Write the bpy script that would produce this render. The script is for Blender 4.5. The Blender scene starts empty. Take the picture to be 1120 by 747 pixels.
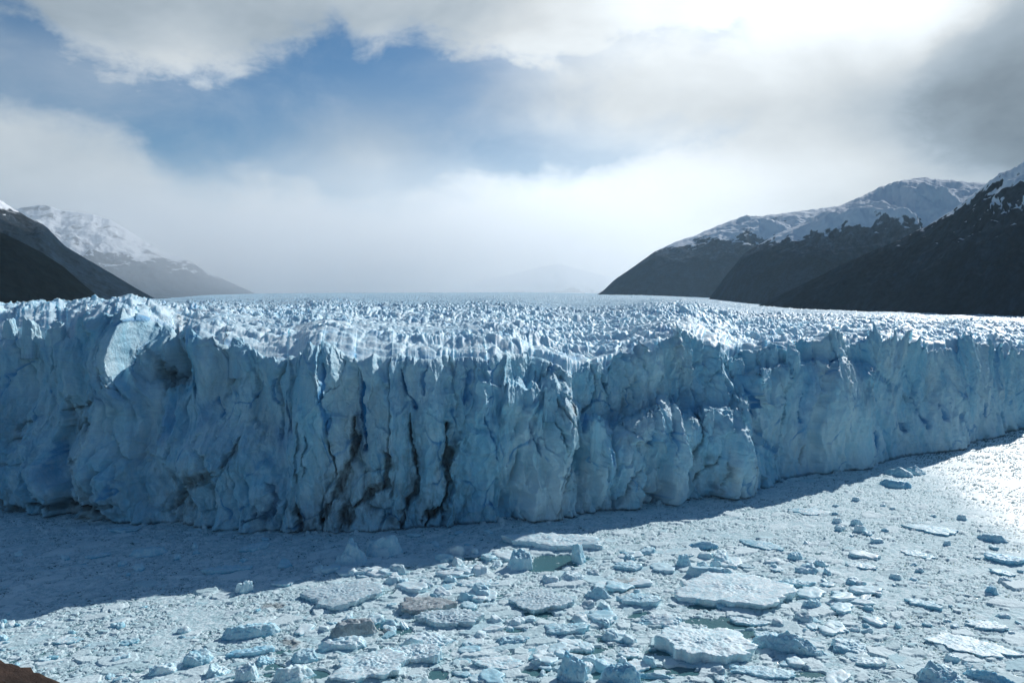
import bpy, bmesh, math, random
import numpy as np
from mathutils import Vector

R = math.radians
SC = bpy.context.scene
COL = SC.collection
f32 = np.float32

# ------------------------------------------------------------------ camera model
H = 75.0                      # camera height above the lake (m)
FPX, CX, CY = 879.0, 560.0, 373.5
PITCH = math.atan((CY - 331.0) / FPX)
cp, sp = math.cos(PITCH), math.sin(PITCH)
SUN_AZ, SUN_EL = R(42.0), R(31.5)

def ray(px, py):
    u = (np.asarray(px, float) - CX) / FPX
    v = (CY - np.asarray(py, float)) / FPX
    return u, cp + v * sp, -sp + v * cp           # x, y, z
def on_plane(px, py, z=0.0):
    x, y, zz = ray(px, py)
    t = (z - H) / zz
    return x * t, y * t
def at_depth(px, py, Y):
    x, y, zz = ray(px, py)
    t = Y / y
    return x * t, H + zz * t
def project(x, y, z):
    zz = z - H
    f = y * cp - zz * sp
    up = y * sp + zz * cp
    return CX + FPX * x / f, CY - FPX * up / f

# ------------------------------------------------------------------ noise in numpy
def _h(ix, iy, seed):
    n = (ix.astype(np.int64) * 374761393 + iy.astype(np.int64) * 668265263 + seed * 1274126177) & 0xFFFFFFFF
    n = ((n ^ (n >> 13)) * 1274126177) & 0xFFFFFFFF
    n = ((n ^ (n >> 16)) * 2246822519) & 0xFFFFFFFF
    return n ^ (n >> 15)
def rnd(ix, iy, seed):
    return (_h(ix, iy, seed) & 0xFFFFFF).astype(f32) / f32(0xFFFFFF)
def perlin(x, y, seed=0):
    x = np.asarray(x, f32); y = np.asarray(y, f32)
    xi = np.floor(x); yi = np.floor(y)
    xf = x - xi; yf = y - yi
    xi = xi.astype(np.int64); yi = yi.astype(np.int64)
    u = xf * xf * xf * (xf * (xf * 6 - 15) + 10)
    v = yf * yf * yf * (yf * (yf * 6 - 15) + 10)
    def g(dx, dy):
        a = rnd(xi + dx, yi + dy, seed) * f32(2 * math.pi)
        return np.cos(a) * (xf - dx) + np.sin(a) * (yf - dy)
    a = g(0, 0); b = g(1, 0); c = g(0, 1); d = g(1, 1)
    return ((a + (b - a) * u) * (1 - v) + (c + (d - c) * u) * v) * f32(1.5)
def fbm(x, y, seed=0, octv=4, gain=.5):
    s = 0; a = 1.0; t = 0
    for o in range(octv):
        s = s + a * perlin(x * 2 ** o, y * 2 ** o, seed + 17 * o); t += a; a *= gain
    return s / t
def ridged(x, y, seed=0, octv=3, gain=.5):
    s = 0; a = 1.0; t = 0
    for o in range(octv):
        s = s + a * (1 - 2 * np.abs(perlin(x * 2 ** o, y * 2 ** o, seed + 13 * o))); t += a; a *= gain
    return s / t
def worley(x, y, seed=0):
    x = np.asarray(x, f32); y = np.asarray(y, f32)
    xi = np.floor(x).astype(np.int64); yi = np.floor(y).astype(np.int64)
    f1 = np.full(x.shape, 9, f32); f2 = f1.copy()
    cid = np.zeros(x.shape, f32); ox = np.zeros(x.shape, f32); oy = ox.copy(); c2 = ox.copy()
    for dx in (-1, 0, 1):
        for dy in (-1, 0, 1):
            cx = xi + dx; cy = yi + dy
            px = cx + rnd(cx, cy, seed); py = cy + rnd(cx, cy, seed + 1)
            ddx = (x - px).astype(f32); ddy = (y - py).astype(f32)
            d = np.sqrt(ddx * ddx + ddy * ddy)
            m = d < f1
            m2 = (~m) & (d < f2)
            f2 = np.where(m, f1, np.where(m2, d, f2))
            f1 = np.where(m, d, f1)
            cid = np.where(m, rnd(cx, cy, seed + 2), cid)
            c2 = np.where(m, rnd(cx, cy, seed + 3), c2)
            ox = np.where(m, ddx, ox); oy = np.where(m, ddy, oy)
    return f1, f2, cid, c2, ox, oy
def sstep(a, b, x):
    t = np.clip((x - a) / (b - a), 0, 1)
    return t * t * (3 - 2 * t)
def interp(pts, x, k=1):
    p = np.array(pts, float)
    return np.interp(x, p[:, 0], p[:, k])
def smooth_interp(pts, x, w, k=1):
    s = 0; offs = np.linspace(-1, 1, 9); ww = 1 - np.abs(offs) * .8
    for o, q in zip(offs, ww):
        s = s + q * interp(pts, x + o * w, k)
    return s / ww.sum()

# ------------------------------------------------------------------ meshes
def np_mesh(name, co, quads=None, tris=None, attrs=None, smooth=True):
    me = bpy.data.meshes.new(name)
    co = np.ascontiguousarray(co, f32).reshape(-1, 3)
    fs = quads if quads is not None else tris
    k = fs.shape[1]
    me.vertices.add(len(co)); me.vertices.foreach_set('co', co.ravel())
    me.loops.add(fs.size); me.loops.foreach_set('vertex_index', np.ascontiguousarray(fs, np.int32).ravel())
    me.polygons.add(len(fs))
    me.polygons.foreach_set('loop_start', np.arange(0, fs.size, k, dtype=np.int32))
    me.polygons.foreach_set('loop_total', np.full(len(fs), k, np.int32))
    me.polygons.foreach_set('use_smooth', np.full(len(fs), smooth, bool))
    for an, av in (attrs or {}).items():
        a = me.attributes.new(an, 'FLOAT', 'POINT')
        a.data.foreach_set('value', np.ascontiguousarray(av, f32).ravel())
    me.update(calc_edges=True)
    return me
def grid_faces(nr, nc, flip=False):
    i = np.arange(nr * nc, dtype=np.int32).reshape(nr, nc)
    a, b, c, d = i[:-1, :-1], i[:-1, 1:], i[1:, 1:], i[1:, :-1]
    q = np.stack([a, d, c, b] if flip else [a, b, c, d], -1)
    return q.reshape(-1, 4)
def link(name, me, mat, parent=None):
    o = bpy.data.objects.new(name, me); COL.objects.link(o)
    if mat and not len(me.materials): me.materials.append(mat)
    if parent: o.parent = parent
    return o
def tag(o, label=None, cat=None, group=None, kind=None):
    if label: o['label'] = label
    if cat: o['category'] = cat
    if group: o['group'] = group
    if kind: o['kind'] = kind
    return o

# ------------------------------------------------------------------ node helpers
class N:
    def __init__(s, nt): s.nt = nt; s.L = nt.links
    def node(s, t, **kw):
        n = s.nt.nodes.new(t)
        for k, v in kw.items(): setattr(n, k, v)
        return n
    def put(s, sock, v):
        if hasattr(v, 'is_linked') or isinstance(v, bpy.types.NodeSocket): s.L.new(v, sock)
        else: sock.default_value = v
    def m(s, op, a, b=None, c=None, clamp=False):
        n = s.node('ShaderNodeMath', operation=op, use_clamp=clamp)
        s.put(n.inputs[0], a)
        if b is not None: s.put(n.inputs[1], b)
        if c is not None: s.put(n.inputs[2], c)
        return n.outputs[0]
    def vm(s, op, a, b=None, scale=None):
        n = s.node('ShaderNodeVectorMath', operation=op)
        s.put(n.inputs[0], a)
        if b is not None: s.put(n.inputs[1], b)
        if scale is not None: s.put(n.inputs['Scale'], scale)
        return n.outputs[0]
    def step(s, x, a, b):
        n = s.node('ShaderNodeMapRange', interpolation_type='SMOOTHSTEP')
        s.put(n.inputs[0], x); s.put(n.inputs[1], a); s.put(n.inputs[2], b)
        return n.outputs[0]
    def rng(s, x, a, b, c, d):
        n = s.node('ShaderNodeMapRange')
        for i, v in enumerate((x, a, b, c, d)): s.put(n.inputs[i], v)
        return n.outputs[0]
    def noise(s, vec, scale, detail=4, rough=.5, dist=0.0):
        n = s.node('ShaderNodeTexNoise')
        s.put(n.inputs['Vector'], vec); s.put(n.inputs['Scale'], scale)
        n.inputs['Detail'].default_value = detail; n.inputs['Roughness'].default_value = rough
        n.inputs['Distortion'].default_value = dist
        return n.outputs[0]
    def mix(s, f, a, b):
        n = s.node('ShaderNodeMix', data_type='RGBA')
        s.put(n.inputs[0], f); s.put(n.inputs[6], a); s.put(n.inputs[7], b)
        return n.outputs[2]
    def attr(s, name):
        return s.node('ShaderNodeAttribute', attribute_name=name).outputs['Fac']
    def curve(s, x, pts, x0, x1, y0, y1):
        n = s.node('ShaderNodeFloatCurve')
        c = n.mapping.curves[0]
        P = [((a - x0) / (x1 - x0), (b - y0) / (y1 - y0)) for a, b in pts]
        c.points[0].location = P[0]; c.points[1].location = P[-1]
        for p in P[1:-1]: c.points.new(*p)
        n.mapping.use_clip = False
        n.mapping.update()
        s.put(n.inputs['Value'], s.rng(x, x0, x1, 0, 1))
        return s.rng(n.outputs[0], 0, 1, y0, y1)
def rgba(r, g, b): return (r, g, b, 1.0)
def glow(bs, w, scale):
    bs.subsurface_method = 'BURLEY'
    bs.inputs['Subsurface Weight'].default_value = w
    bs.inputs['Subsurface Radius'].default_value = (.35, .8, 1.0)
    bs.inputs['Subsurface Scale'].default_value = scale
def new_mat(name):
    m = bpy.data.materials.new(name); m.use_nodes = True
    m.node_tree.nodes.clear()
    n = N(m.node_tree)
    out = n.node('ShaderNodeOutputMaterial')
    bs = n.node('ShaderNodeBsdfPrincipled')
    n.L.new(bs.outputs[0], out.inputs[0])
    return m, n, bs
def bump(n, bs, h, strength, dist):
    b = n.node('ShaderNodeBump'); b.inputs['Strength'].default_value = strength
    b.inputs['Distance'].default_value = dist
    n.put(b.inputs['Height'], h); n.L.new(b.outputs[0], bs.inputs['Normal'])

WHITE_ICE = rgba(.60, .785, .845)
PALE_BLUE = rgba(.28, .60, .76)
DEEP_BLUE = rgba(.045, .29, .58)
SILT = rgba(.035, .03, .026)

def ice_front_mat():
    m, n, bs = new_mat('glacier_front_ice')
    pos = n.node('ShaderNodeNewGeometry').outputs['Position']
    big = n.noise(n.vm('MULTIPLY', pos, (1, 1, .5)), .03, 5, .6, .4)
    fine = n.noise(n.vm('MULTIPLY', pos, (1, 1, .35)), .22, 6, .65, .3)
    c = n.mix(n.step(n.m('ADD', n.m('MULTIPLY', big, .65), n.m('MULTIPLY', fine, .35)), .38, .62), PALE_BLUE, WHITE_ICE)
    lay = n.step(n.noise(n.vm('MULTIPLY', pos, (.03, .03, 1.1)), 1.0, 5, .6, .6), .52, .66)
    c = n.mix(n.m('MULTIPLY', lay, .22), c, rgba(.34, .50, .58))
    grime = n.m('MULTIPLY', n.step(n.noise(n.vm('MULTIPLY', pos, (1, 1, .6)), .055, 7, .70, .6), .5, .72), .42)
    c = n.mix(grime, c, rgba(.30, .36, .38))
    c = n.mix(n.attr('blue'), c, DEEP_BLUE)
    c = n.mix(n.attr('silt'), c, SILT)
    n.put(bs.inputs['Base Color'], c)
    bs.inputs['Roughness'].default_value = .55
    bs.inputs['Specular IOR Level'].default_value = .25
    hb = n.m('ADD', n.noise(pos, .9, 6, .6), n.m('MULTIPLY', n.noise(pos, 4.0, 3, .6), .25))
    glow(bs, .35, .35)
    n.put(bs.inputs['Subsurface Weight'], n.m('MULTIPLY', n.m('SUBTRACT', 1.0, n.attr('silt'), clamp=True), .35))
    bump(n, bs, hb, .8, .5)
    return m
def ice_field_mat():
    m, n, bs = new_mat('glacier_field_ice')
    pos = n.node('ShaderNodeNewGeometry').outputs['Position']
    big = n.noise(pos, .02, 5, .6, .4)
    fine = n.noise(pos, .25, 5, .65, .2)
    c = n.mix(n.step(n.m('ADD', n.m('MULTIPLY', big, .5), n.m('MULTIPLY', fine, .5)), .36, .62), rgba(.44,.66,.78), rgba(.70, .83, .88))
    band = n.step(n.noise(n.vm('MULTIPLY', pos, (.004, .0008, 0)), 1.0, 6, .65, .5), .52, .68)
    c = n.mix(n.m('MULTIPLY', n.attr('field_shade'), .8), c, rgba(.30, .48, .60))  # shaded sides of the distant fins put into the colour, darker and bluer
    c = n.mix(n.m('MULTIPLY', band, .45), c, rgba(.42, .50, .55))
    c = n.mix(n.m('MULTIPLY', n.attr('blue'), .8), c, rgba(.10, .36, .62))
    c = n.mix(n.attr('silt'), c, rgba(.12, .12, .12))
    n.put(bs.inputs['Base Color'], c)
    bs.inputs['Roughness'].default_value = .5
    bs.inputs['Specular IOR Level'].default_value = .25
    glow(bs, .7, 1.6)
    bump(n, bs, n.noise(pos, .8, 5, .6), .5, .6)
    return m
def floe_mat(name, top, side, silt=0.0, blue=.25):
    m, n, bs = new_mat(name)
    tc = n.node('ShaderNodeTexCoord').outputs['Object']
    rnd_ = n.node('ShaderNodeObjectInfo').outputs['Random']
    v = n.vm('ADD', tc, n.vm('SCALE', (37, 11, 53), scale=rnd_))
    a = n.noise(v, .45, 6, .62, .5)
    b = n.noise(v, 2.2, 5, .6)
    c = n.mix(n.step(n.m('ADD', n.m('MULTIPLY', a, .7), n.m('MULTIPLY', b, .3)), .40, .58), side, top)
    if silt:
        s = n.m('MULTIPLY', n.step(n.noise(v, .8, 7, .7, .8), .42, .62), silt)
        c = n.mix(s, c, rgba(.14, .165, .18))
    c = n.mix(n.m('MULTIPLY', n.step(n.noise(v, 3.0, 4, .7), .62, .72), .35), c, rgba(.34, .48, .54))
    szz = n.node('ShaderNodeSeparateXYZ'); n.L.new(n.node('ShaderNodeNewGeometry').outputs['Position'], szz.inputs[0])
    wl = n.m('MULTIPLY', n.step(n.m('ADD', szz.outputs[2], n.m('MULTIPLY', n.m('SUBTRACT', a, .5), 1.2)), .75, .15), .75)
    c = n.mix(wl, c, rgba(.16, .47, .60))
    n.put(bs.inputs['Base Color'], c)
    n.put(bs.inputs['Roughness'], n.rng(wl, 0, .75, .5, .22))
    bs.inputs['Specular IOR Level'].default_value = .3
    glow(bs, .5, .35)
    bump(n, bs, n.m('ADD', n.noise(v, 1.6, 6, .62), n.m('MULTIPLY', n.noise(v, 7, 3, .6), .3)), .6, .25)
    return m
def brash_mat():
    m, n, bs = new_mat('brash_fragments')
    pos = n.node('ShaderNodeNewGeometry').outputs['Position']
    t = n.attr('tint')
    c = n.mix(n.step(t, .05, .75), rgba(.42, .60, .64), rgba(.70, .835, .86))
    aq = n.step(n.m('FRACT', n.m('MULTIPLY', t, 7.3)), .72, .80)
    c = n.mix(n.m('MULTIPLY', aq, .5), c, rgba(.40, .66, .74))
    c = n.mix(n.m('MULTIPLY', n.step(n.noise(pos, .05, 6, .65), .45, .7), .35), c, rgba(.42, .62, .68))
    c = n.mix(n.m('MULTIPLY', n.step(n.noise(pos, 1.6, 4, .7), .56, .7), .5), c, rgba(.22, .27, .29))
    c = n.mix(n.attr('silt'), c, rgba(.13, .075, .055))
    sun_glint = n.attr('sun_glint')
    c = n.mix(n.m('MULTIPLY', sun_glint, .55), c, rgba(.82, .87, .88))  # sun glint put into the colour: whitens the glittering part of the lake
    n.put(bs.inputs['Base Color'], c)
    n.put(bs.inputs['Roughness'], n.rng(sun_glint, 0, 1, .7, .48)); n.put(bs.inputs['Specular IOR Level'], n.rng(sun_glint, 0, 1, .12, .5))
    bump(n, bs, n.noise(pos, 3.0, 5, .65), .5, .15)
    return m
def lake_mat():
    m, n, bs = new_mat('glacial_water')
    pos = n.node('ShaderNodeNewGeometry').outputs['Position']
    n.put(bs.inputs['Base Color'], n.mix(n.noise(pos, .02, 3), rgba(.065, .18, .205), rgba(.09, .215, .24)))
    bs.inputs['Roughness'].default_value = .12
    bs.inputs['IOR'].default_value = 1.33
    w = n.m('ADD', n.noise(n.vm('MULTIPLY', pos, (1, 1.6, 1)), .5, 4, .6), n.m('MULTIPLY', n.noise(pos, 1.9, 3, .6), .5))
    bump(n, bs, w, 1.0, .22)
    return m
def mountain_mat(name, snow_z, snow_soft, wood, rock, snow_bias=0.0, scale=1.0):
    m, n, bs = new_mat(name)
    g = n.node('ShaderNodeNewGeometry')
    pos = g.outputs['Position']
    sep = n.node('ShaderNodeSeparateXYZ'); n.L.new(pos, sep.inputs[0])
    nz = n.node('ShaderNodeSeparateXYZ'); n.L.new(g.outputs['Normal'], nz.inputs[0])
    big = n.noise(pos, .0016 * scale, 7, .62, .5)
    str_ = n.noise(n.vm('MULTIPLY', pos, (1, 1, .25)), .010 * scale, 7, .68, .6)
    z = n.m('ADD', sep.outputs[2], n.m('MULTIPLY', n.m('SUBTRACT', big, .5), snow_soft * 2.4))
    z = n.m('ADD', z, n.m('MULTIPLY', n.m('SUBTRACT', str_, .5), snow_soft * 2.6))
    z = n.m('ADD', z, n.m('MULTIPLY', n.m('SUBTRACT', nz.outputs[2], .80), snow_soft * 2.2))
    snow = n.step(z, snow_z, snow_z + snow_soft * .22)
    patch = n.step(n.m('ADD', n.m('MULTIPLY', str_, .7), n.m('MULTIPLY', big, .3)), .34 - snow_bias, .42 - snow_bias)
    snow = n.m('MULTIPLY', snow, patch)
    base = n.mix(n.step(z, snow_z - snow_soft * 1.6, snow_z - snow_soft * .2), wood, rock)
    base = n.mix(n.step(n.noise(n.vm('MULTIPLY', pos, (1, 1, .3)), .012 * scale, 7, .7, .8), .42, .66), base, n.vm('MULTIPLY', base, (1.7, 1.9, 2.1)))
    base = n.mix(n.step(n.noise(pos, .06 * scale, 4, .7), .35, .65), n.vm('MULTIPLY', base, (.45, .5, .5)), base)
    c = n.mix(snow, base, rgba(.80, .83, .86))
    n.put(bs.inputs['Base Color'], c)
    bs.inputs['Roughness'].default_value = .85
    bs.inputs['Specular IOR Level'].default_value = 0.0
    bump(n, bs, n.noise(pos, .02 * scale, 7, .65), .8, 14 / scale)
    return m
def rock_mat(name, c0, c1):
    m, n, bs = new_mat(name)
    tc = n.node('ShaderNodeTexCoord').outputs['Object']
    v = n.vm('MULTIPLY', tc, (1, 1, 2.6))
    c = n.mix(n.step(n.noise(v, 1.2, 8, .7, .6), .35, .68), c0, c1)
    c = n.mix(n.m('MULTIPLY', n.step(n.noise(tc, 5, 5, .7), .55, .68), .7), c, rgba(.025, .016, .013))
    n.put(bs.inputs['Base Color'], c)
    bs.inputs['Roughness'].default_value = .85
    bs.inputs['Specular IOR Level'].default_value = .15
    bump(n, bs, n.noise(v, 5, 8, .7), .9, .12)
    return m

M_FRONT, M_FIELD = ice_front_mat(), ice_field_mat()
M_FLOE = floe_mat('floe_ice', rgba(.78, .90, .925), rgba(.55, .78, .85))
M_BLUE = floe_mat('blue_floe_ice', rgba(.52, .76, .85), rgba(.26, .60, .77))
M_PALE = floe_mat('pale_blue_floe_ice', rgba(.60, .80, .86), rgba(.38, .66, .77))
M_SILTY = floe_mat('silty_floe_ice', rgba(.50, .56, .58), rgba(.34, .40, .42), silt=.4)
M_SPOT = floe_mat('speckled_floe_ice', rgba(.66, .79, .83), rgba(.46, .64, .71), silt=.14)
M_BRASH, M_LAKE = brash_mat(), lake_mat()

# ------------------------------------------------------------------ the glacier
BASE = [(-260,545),(-60,552),(0,556),(60,560),(150,571),(230,576),(330,580),(410,580),(480,577),(540,572),(600,565),(650,560),
        (700,553),(770,544),(830,533),(900,519),(960,509),(1000,500),(1060,487),(1120,470),(1200,450),(1330,430),(1500,412)]
CREST = [(-260,376),(-60,374),(-20,372),(0,368),(20,378),(40,366),(55,378),(75,370),(95,374),(108,366),(116,352),(125,348),(148,345),(170,356),(185,361),
         (192,372),(198,382),(212,382),(216,368),(235,374),(255,382),(262,376),(272,384),(292,392),(312,396),(335,388),(352,381),(366,377),(378,382),
         (386,390),(400,394),(420,391),(460,395),(490,393),(515,391),(530,394),(538,389),(552,386),(575,391),(590,396),(606,406),
         (620,409),(640,401),(652,404),(660,411),(667,395),(685,386),(702,383),(722,372),(736,366),(750,367),(772,376),(790,381),
         (806,395),(818,404),(828,388),(843,391),(856,382),(870,386),(880,381),(893,371),(900,367),(912,372),(922,384),(932,378),(946,371),
         (960,376),(975,375),(988,371),(998,378),(1012,386),(1028,389),(1040,386),(1050,376),(1058,367),(1066,374),(1078,381),(1096,391),(1120,388),
         (1200,390),(1500,388)]
LEDGE = [(-260,382),(-60,382),(0,374),(25,384),(40,372),(60,386),(85,380),(110,384),(150,400),(170,432),(205,430),(225,440),(300,450),(520,440),
         (548,424),(565,428),(580,430),(592,420),(606,436),(620,446),(634,462),(655,470),(668,478),(690,464),(708,456),(718,445),(728,452),(745,460),
         (766,468),(774,456),(790,456),(800,446),(812,438),(822,418),(850,409),(880,403),(912,400),(938,405),(960,419),(985,429),(1010,440),(1500,440)]
LDEPTH = [(-260,0),(0,0),(90,0),(118,0),(150,0),(160,8),(205,10),(222,2),(240,0),(535,0),(552,10),(600,10),(660,12),(760,13),(825,11),(870,9),
          (930,8),(975,4),(1000,0),(1500,0)]
NC = 2150
UA = np.concatenate([np.linspace(-300, -30, 130, endpoint=False), np.linspace(-30, 1150, NC - 300, endpoint=False), np.linspace(1150, 1500, 170)])
PXC = UA                              # pixel column of every grid column
nc = len(PXC)
bx, by = on_plane(PXC, smooth_interp(BASE, PXC, 25))
A = (PXC - CX) / FPX / cp             # azimuth slope X/Y at mid height
Yb = by.copy()
arc = np.concatenate([[0], np.cumsum(np.hypot(np.diff(A * Yb), np.diff(Yb)))])
ld = smooth_interp(LDEPTH, PXC, 10)
ls = np.clip(ld / 6, 0, 1)
jag = 1.9 * ridged(arc / 6.0, arc * 0 + .3, 5, 3) + 1.6 * np.clip(ridged(arc / 13.0, arc * 0 + 5.3, 6, 2), 0, 1) ** 3 * 2 + .8 * fbm(arc / 1.8, arc * 0 + 3.3, 9, 3)
jag = jag * (1 + .6 * sstep(840, 900, PXC))
jag_l = 1.8 * ridged(arc / 5.0, arc * 0 + 7.3, 25, 3) + .8 * fbm(arc / 1.4, arc * 0 + 1.3, 29, 3)
smoothc = .35 + .65 * sstep(520, 600, PXC) + .55 * (1 - sstep(200, 330, PXC)); smoothc = np.clip(smoothc, .6, 1)
lean = 7 + 9 * (1 - sstep(200, 340, PXC))          # how far the wall leans back over its height
_, zl = at_depth(PXC, smooth_interp(LEDGE, PXC, 2), Yb + lean * .45)
_, zc = at_depth(PXC, smooth_interp(CREST, PXC, 1.5), Yb + lean + ld + 2)
zc = zc + jag * smoothc * (.8 + .5 * sstep(600, 680, PXC) + .9 * sstep(235, 275, PXC) * (1 - sstep(345, 420, PXC)))
zl = zl + jag_l
frac = .5
zl = np.where(ls > 0, zl * ls + (1 - ls) * np.minimum(zl, frac * zc), frac * zc)
zl = np.minimum(zl, zc - 5)
N1, N2, N3 = 135, 46, 125
w1 = np.linspace(0, 1, N1, endpoint=False)[:, None]
w2 = np.linspace(0, 1, N2, endpoint=False)[:, None]
w3 = np.linspace(0, 1, N3)[:, None]
rise2 = 1.8 * ls + (1 - ls) * .12 * zc
rise2 = np.minimum(rise2, (zc - zl) * .5)
Z = np.concatenate([-1.5 + (zl + 1.5) * w1, zl + rise2 * w2, zl + rise2 + (zc - zl - rise2) * w3])
shelf = np.concatenate([w1 * 0, w2, w3 * 0 + 1]) * ld
Yw = Yb + shelf + lean * np.clip(Z / np.maximum(zc, 1), 0, 1)
# rounded lips
lip1 = np.concatenate([np.clip((w1 - .88) / .12, 0, 1), w2 * 0 + 1, w3 * 0 + 1]) ** 2
top = np.concatenate([w1 * 0, w2 * 0, np.clip((w3 - .80) / .20, 0, 1)])
Yw = Yw + lip1 * 1.6 * ls + (1 - np.sqrt(np.clip(1 - top ** 2, 0, 1))) * (2.0 + 3.5 * (1 - smoothc))
S = np.broadcast_to(arc, Z.shape).astype(f32); Zf = Z.astype(f32)
PX2 = np.broadcast_to(PXC, Z.shape)
_, PY2 = project(A * Yw, Yw, Z)
up = np.clip(Z / np.maximum(zc, 1), 0, 1)
right = sstep(840, 930, PX2)
talus = (1 - sstep(250, 345, PX2)) * (1 - sstep(.40, .72, up))           # the broken toe on the left
mid = sstep(330, 380, PX2) * (1 - sstep(540, 600, PX2))
broken = sstep(545, 600, PX2) * (1 - sstep(820, 880, PX2))
sw = S + 5 * fbm(S / 30, Zf / 30, 3, 3) + right * Zf * .45 * sstep(.2, .8, 1 - up)
D = np.zeros_like(Zf)                                                     # + = out towards the lake
D += 7.0 * perlin(sw / 42, Zf / 110, 11)
D += (2.2 - 1.2 * right) * (np.abs(perlin(sw / 17, Zf / 75, 12)) ** .8 * 1.8 - .7) * (.5 + sstep(-.2, .3, fbm(S / 40, Zf / 60, 14, 2)))
D += (2.3 + .8 * broken - 1.0 * right) * fbm(sw / 9, Zf / 22, 15, 5, .58)
D += (2.6 - 1.6 * right) * ridged((sw + .12 * Zf) / 26, Zf / 55, 18, 4, .55)
D += (1.0 - .5 * right) * (np.abs(perlin(sw / 6.3 + .2 * Zf / 10, Zf / 34, 13)) ** .8 * 1.8 - .7) * sstep(-.25, .3, fbm(S / 22, Zf / 30, 16, 2))
f1, f2, cid, c2, ox, oy = worley((sw + 3.5 * fbm(S / 9, Zf / 16, 45, 4)) / 17, (Zf + 14 * fbm(S / 14, Zf / 14, 46, 2)) / 95, 47)
ck = (1.0 - .62 * right) * (1 - .5 * talus)
D += ck * (6.5 * (cid - .5) * sstep(0, .10, f2 - f1) + 3.2 * ox * (c2 - .5) * 2)
D -= ck * 2.4 * (1 - sstep(0, .05, f2 - f1)) * sstep(-.2, .2, fbm(S / 20, Zf / 20, 48, 2))
T = ck * (3.0 * (c2 - .5) * sstep(0, .10, f2 - f1)) + 1.5 * fbm(S / 7, Zf / 12, 49, 4, .55) * (1 - .5 * right)
f1, f2, cid, c2, ox, oy = worley((sw + 2.5 * fbm(S / 6, Zf / 9, 41, 3)) / 11, (Zf + 4 * fbm(S / 9, Zf / 9, 42, 3)) / (36 - 12 * talus), 51)
plate = (cid - .5) * sstep(0, .10, f2 - f1) + ox * (c2 - .5) * 1.5 + oy * (((cid * 7.3) % 1) - .5) * .9
D += plate * (3.6 + 2.2 * broken + 1.5 * talus - 1.6 * right)
D -= (.45 - .35 * right) * (1 - sstep(0, .07, f2 - f1)) * sstep(-.1, .3, fbm(S / 25, Zf / 25, 55, 2))
f1, f2, cid, c2, ox, oy = worley((sw + 1.2 * fbm(S / 3, Zf / 4, 43, 3)) / 4.2, (Zf + 2 * fbm(S / 4, Zf / 4, 44, 3)) / (13 - 6 * talus), 61)
D += ((cid - .5) * sstep(0, .12, f2 - f1) + ox * (c2 - .5) * 1.5 + oy * (((cid * 5.1) % 1) - .5)) * (1.25 + 1.2 * broken + 1.2 * talus - .75 * right)
D += (.75 + .4 * talus) * fbm(S / 3.0, Zf / 9, 71, 5, .6)
D += (.9 - .3 * right) * ridged((sw + .15 * Zf) / 4.2, Zf / 26, 77, 3, .55) * sstep(-.3, .2, fbm(S / 18, Zf / 24, 78, 2)) * (1 - talus)
D += .40 * fbm(S / 1.3, Zf / 10, 72, 3, .6) * (1 - talus)
f1, f2, cid, c2, ox, oy = worley((sw + .6 * fbm(S / 2, Zf / 2, 73, 3)) / 1.9, (Zf + .8 * fbm(S / 2, Zf / 2, 74, 3)) / 5.5, 75)
D += .9 * (1 - .5 * right) * ((cid - .5) * sstep(0, .12, f2 - f1) + ox * (c2 - .5) * 1.4) * sstep(-.25, .35, fbm(S / 14, Zf / 14, 76, 3))
D += .30 * fbm(S / .9, Zf / 1.3, 81, 3, .6)
D += talus * (3.2 * fbm(S / 18, Zf / 14, 91, 5, .6) + 2.5)
D += right * (1.0 * ridged((S + Zf * .75) / 9, Zf / 60, 101, 3) - .5) * 1.1
fade = sstep(-1.5, 1.0, Zf) * .8 + .2
for bx_, by_, rx_, ry_, am in [(345,440,20,60,5),(368,415,13,38,4.5),(392,440,5,60,-3.5),(330,525,22,50,3),(425,470,18,80,3),(474,480,16,80,3),(530,470,26,80,4),
        (150,398,30,42,7),(200,395,12,42,-7),(275,440,34,60,-4.5),(240,498,48,34,5.5),(300,540,17,24,4.5),(100,515,90,40,3.5),(40,430,30,50,-2.5),(80,410,16,36,3),
        (600,480,14,50,4),(652,512,13,36,4.5),(682,520,16,40,3),(722,500,28,50,5),(800,480,20,60,4),(770,500,12,40,2.5),(630,500,8,50,-3.5),(748,500,6,60,-2.5),(668,440,10,40,-2.5),
        (900,440,40,40,2.5),(1010,420,30,50,-2),(1060,420,26,50,2)]:
    e = ((PX2 - bx_ + 6 * fbm(S / 12, Zf / 16, 161, 3)) / rx_) ** 2 + ((PY2 - by_) / ry_) ** 2
    D += (1.5 * am * np.exp(-e ** 1.5)).astype(f32)
D *= fade

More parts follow.
